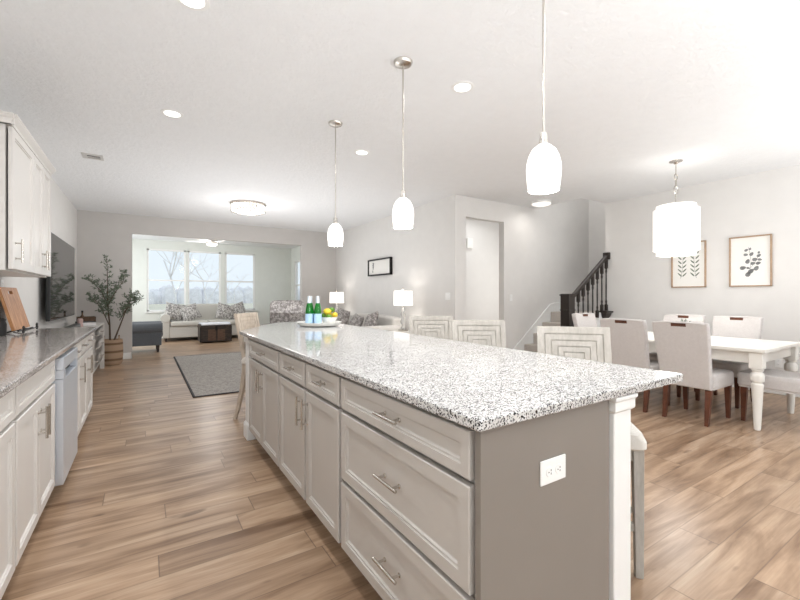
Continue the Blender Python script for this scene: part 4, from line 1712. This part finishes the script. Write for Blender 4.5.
# ---------------------------------------------------------------- small things on the counters
PX, PY = 1.585, 4.085
t = thing('serving_plate', 'large round white plate with raised rim at the far end of the island', 'plate', (PX, PY, .93))
m = MB()
m.lathe([(.0, .004), (.09, .0), (.13, .0), (.14, .004), (.205, .008), (.235, .034), (.240, .044), (.232, .044), (.206, .022), (.194, .0135), (.0, .013)], (0, 0, 0), 48, cap=False)
m.build('dish', 'porcelain', t)


def mineral_bottle(label, x, y, rz):
    t = thing('water_bottle', label, 'bottle', (x, y, .9445), rz, 'green bottles on the white plate')
    m = MB(); m.lathe([(.028, 0), (.036, .004), (.038, .015), (.038, .135), (.035, .165), (.026, .205), (.017, .245), (.0145, .275), (.0155, .285)], (0, 0, 0), 24); m.build('body', 'bottle_green', t)
    m = MB(); m.lathe([(.0386, .020), (.0392, .023), (.0392, .118), (.0386, .121)], (0, 0, 0), 24, cap=False)
    m.build('label', 'label_blue', t)
    m = MB(); m.lathe([(.0205, .232), (.0185, .252), (.0175, .290), (.0165, .303), (.0, .304)], (0, 0, 0), 18); m.build('cap', 'cap_silver', t)
    return t


bt = mineral_bottle('green glass bottle with pale blue label, front left of its cluster', PX - .135, PY - .06, 0)
copy_tree(bt, (PX - .058, PY - .105, .9445), R(40), 'green glass bottle with pale blue label, front right of its cluster')
copy_tree(bt, (PX - .088, PY + .025, .9445), R(80), 'green glass bottle half hidden behind the front left bottle')
copy_tree(bt, (PX - .022, PY - .018, .9445), R(130), 'green glass bottle half hidden behind the front right bottle')
BX, BY = PX + .118, PY + .02
t = thing('fruit_bowl', 'small white bowl of citrus beside the bottles on the plate', 'bowl', (BX, BY, .9465))
m = MB(); m.lathe([(.0, .004), (.04, 0), (.05, .004), (.080, .040), (.098, .075), (.094, .075), (.075, .044), (.045, .012), (.0, .010)], (0, 0, 0), 32, cap=False); m.build('dish', 'porcelain', t)


def citrus(name, label, cat, x, y, z, rx, rz, mat):
    m = MB()
    k = 1.12 if mat == 'lemon' else .92
    prof = [(.0, -.040), (.006, -.038), (.012, -.034), (.022, -.026), (.028, -.012), (.0295, 0), (.028, .012), (.022, .026), (.012, .034), (.007, .039), (.0, .041)]
    m.lathe([(a * k, b * k) for a, b in prof], (0, 0, 0), 20)
    o = m.build(name, mat)
    o.location = (BX + x, BY + y, .9465 + z); o.rotation_euler = (R(rx), 0, R(rz))
    return tag(o, label, cat, 'citrus fruit in the white bowl')


citrus('lemon', 'yellow lemon on top at the left side of the fruit bowl', 'lemon', -.032, -.03, .138, 85, 60, 'lemon')
citrus('lemon', 'yellow lemon at the right front of the fruit bowl', 'lemon', .052, -.040, .094, 85, -10, 'lemon')
citrus('lemon', 'yellow lemon at the back of the fruit bowl', 'lemon', .015, .052, .10, 85, 100, 'lemon')
citrus('lime', 'green lime low between the two front lemons', 'lime', -.022, -.050, .078, 85, 30, 'lime')
citrus('lime', 'green lime at the left edge of the fruit bowl beside a bottle', 'lime', -.058, .012, .090, 85, 0, 'lime')
citrus('lime', 'green lime on top between the lemons in the fruit bowl', 'lime', .028, -.004, .152, 85, 70, 'lime')

# cutting board on an iron easel
t = thing('cutting_board', 'wide wooden cutting board with handle hole leaning on an iron easel', 'cutting board', (-.905, 4.80, .962))
t.rotation_euler = (R(-14.5), 0, R(90))
bw, bh, bt_ = .265, .375, .022
tb = bmesh.new()
N = 32


def sq(k, w0, w1, z0, z1):
    cs = [(-w0, z1), (w0, z1), (w1, z0), (-w1, z0)]
    q, f = divmod(k, N // 4); f /= N // 4
    a, b = cs[q], cs[(q + 1) % 4]
    return a[0] + (b[0] - a[0]) * f, a[1] + (b[1] - a[1]) * f


rs = []
for y, fn in ((0, 'i'), (0, 'o'), (bt_, 'o'), (bt_, 'i')):
    rs.append([tb.verts.new((p[0], y, p[1])) for p in [(sq(k, bw * .97, bw, 0, bh) if fn == 'o' else sq(k, .07, .07, bh - .060, bh - .030)) for k in range(N)]])
for a, b in zip(rs, rs[1:] + rs[:1]):
    for k in range(N):
        tb.faces.new((a[k], a[(k + 1) % N], b[(k + 1) % N], b[k]))
bmesh.ops.recalc_face_normals(tb, faces=list(tb.faces))
m = MB(); m._merge(tb); m.build('board', 'board_wood', t, False)

t = thing('iron_easel', 'black iron easel with scrolled feet holding the cutting board', 'easel', (-.905, 4.80, .93), R(90))
m = MB()


def scroll(mb, c, r, s, th):
    pts = []
    for k in range(26):
        a = PI * 1.1 + 2 * PI * 1.5 * k / 25
        rr = r * (1 - .62 * k / 25)
        pts.append((c[0] + s * rr * math.cos(a), c[1], c[2] + rr * math.sin(a)))
    mb.tube(pts, th, 7)


for sg in (-1, 1):
    mm = MB()
    scroll(mm, (sg * .25, -.05, .040), .034, -sg, .0055)
    mm.build('scroll_foot', 'iron_scroll', t)
m.tube([(-.26, -.018, .024), (.26, -.018, .024)], .006, 8)
m.tube([(-.26, -.05, .024), (.26, -.05, .024)], .005, 8)
for sg in (-1, 1):
    m.tube([(sg * .12, -.05, .024), (sg * .12, .026, .024), (sg * .10, .096, .27)], .006, 8)
m.tube([(-.10, .096, .27), (.10, .096, .27)], .006, 8)
m.tube([(-.11, .03, .024), (-.11, .085, .006)], .006, 8)
m.tube([(.11, .03, .024), (.11, .085, .006)], .006, 8)
m.build('frame', 'iron_scroll', t)

t = thing('jar', 'small black jar at the left picture edge beside the cutting board', 'jar', (-.985, 4.43, .93))
m = MB(); m.lathe([(.045, 0), (.05, .006), (.052, .09), (.046, .115), (.044, .12)], (0, 0, 0), 26); m.build('body', 'black_metal', t)
m = MB(); m.lathe([(.048, .12), (.049, .135), (.03, .142), (.010, .146), (.012, .16), (.0, .165)], (0, 0, 0), 26); m.build('lid', 'black_metal', t)
outlet('white wall outlet just above the cutting board under the upper cabinet', (XL + .001, 4.87, 1.335), R(90))
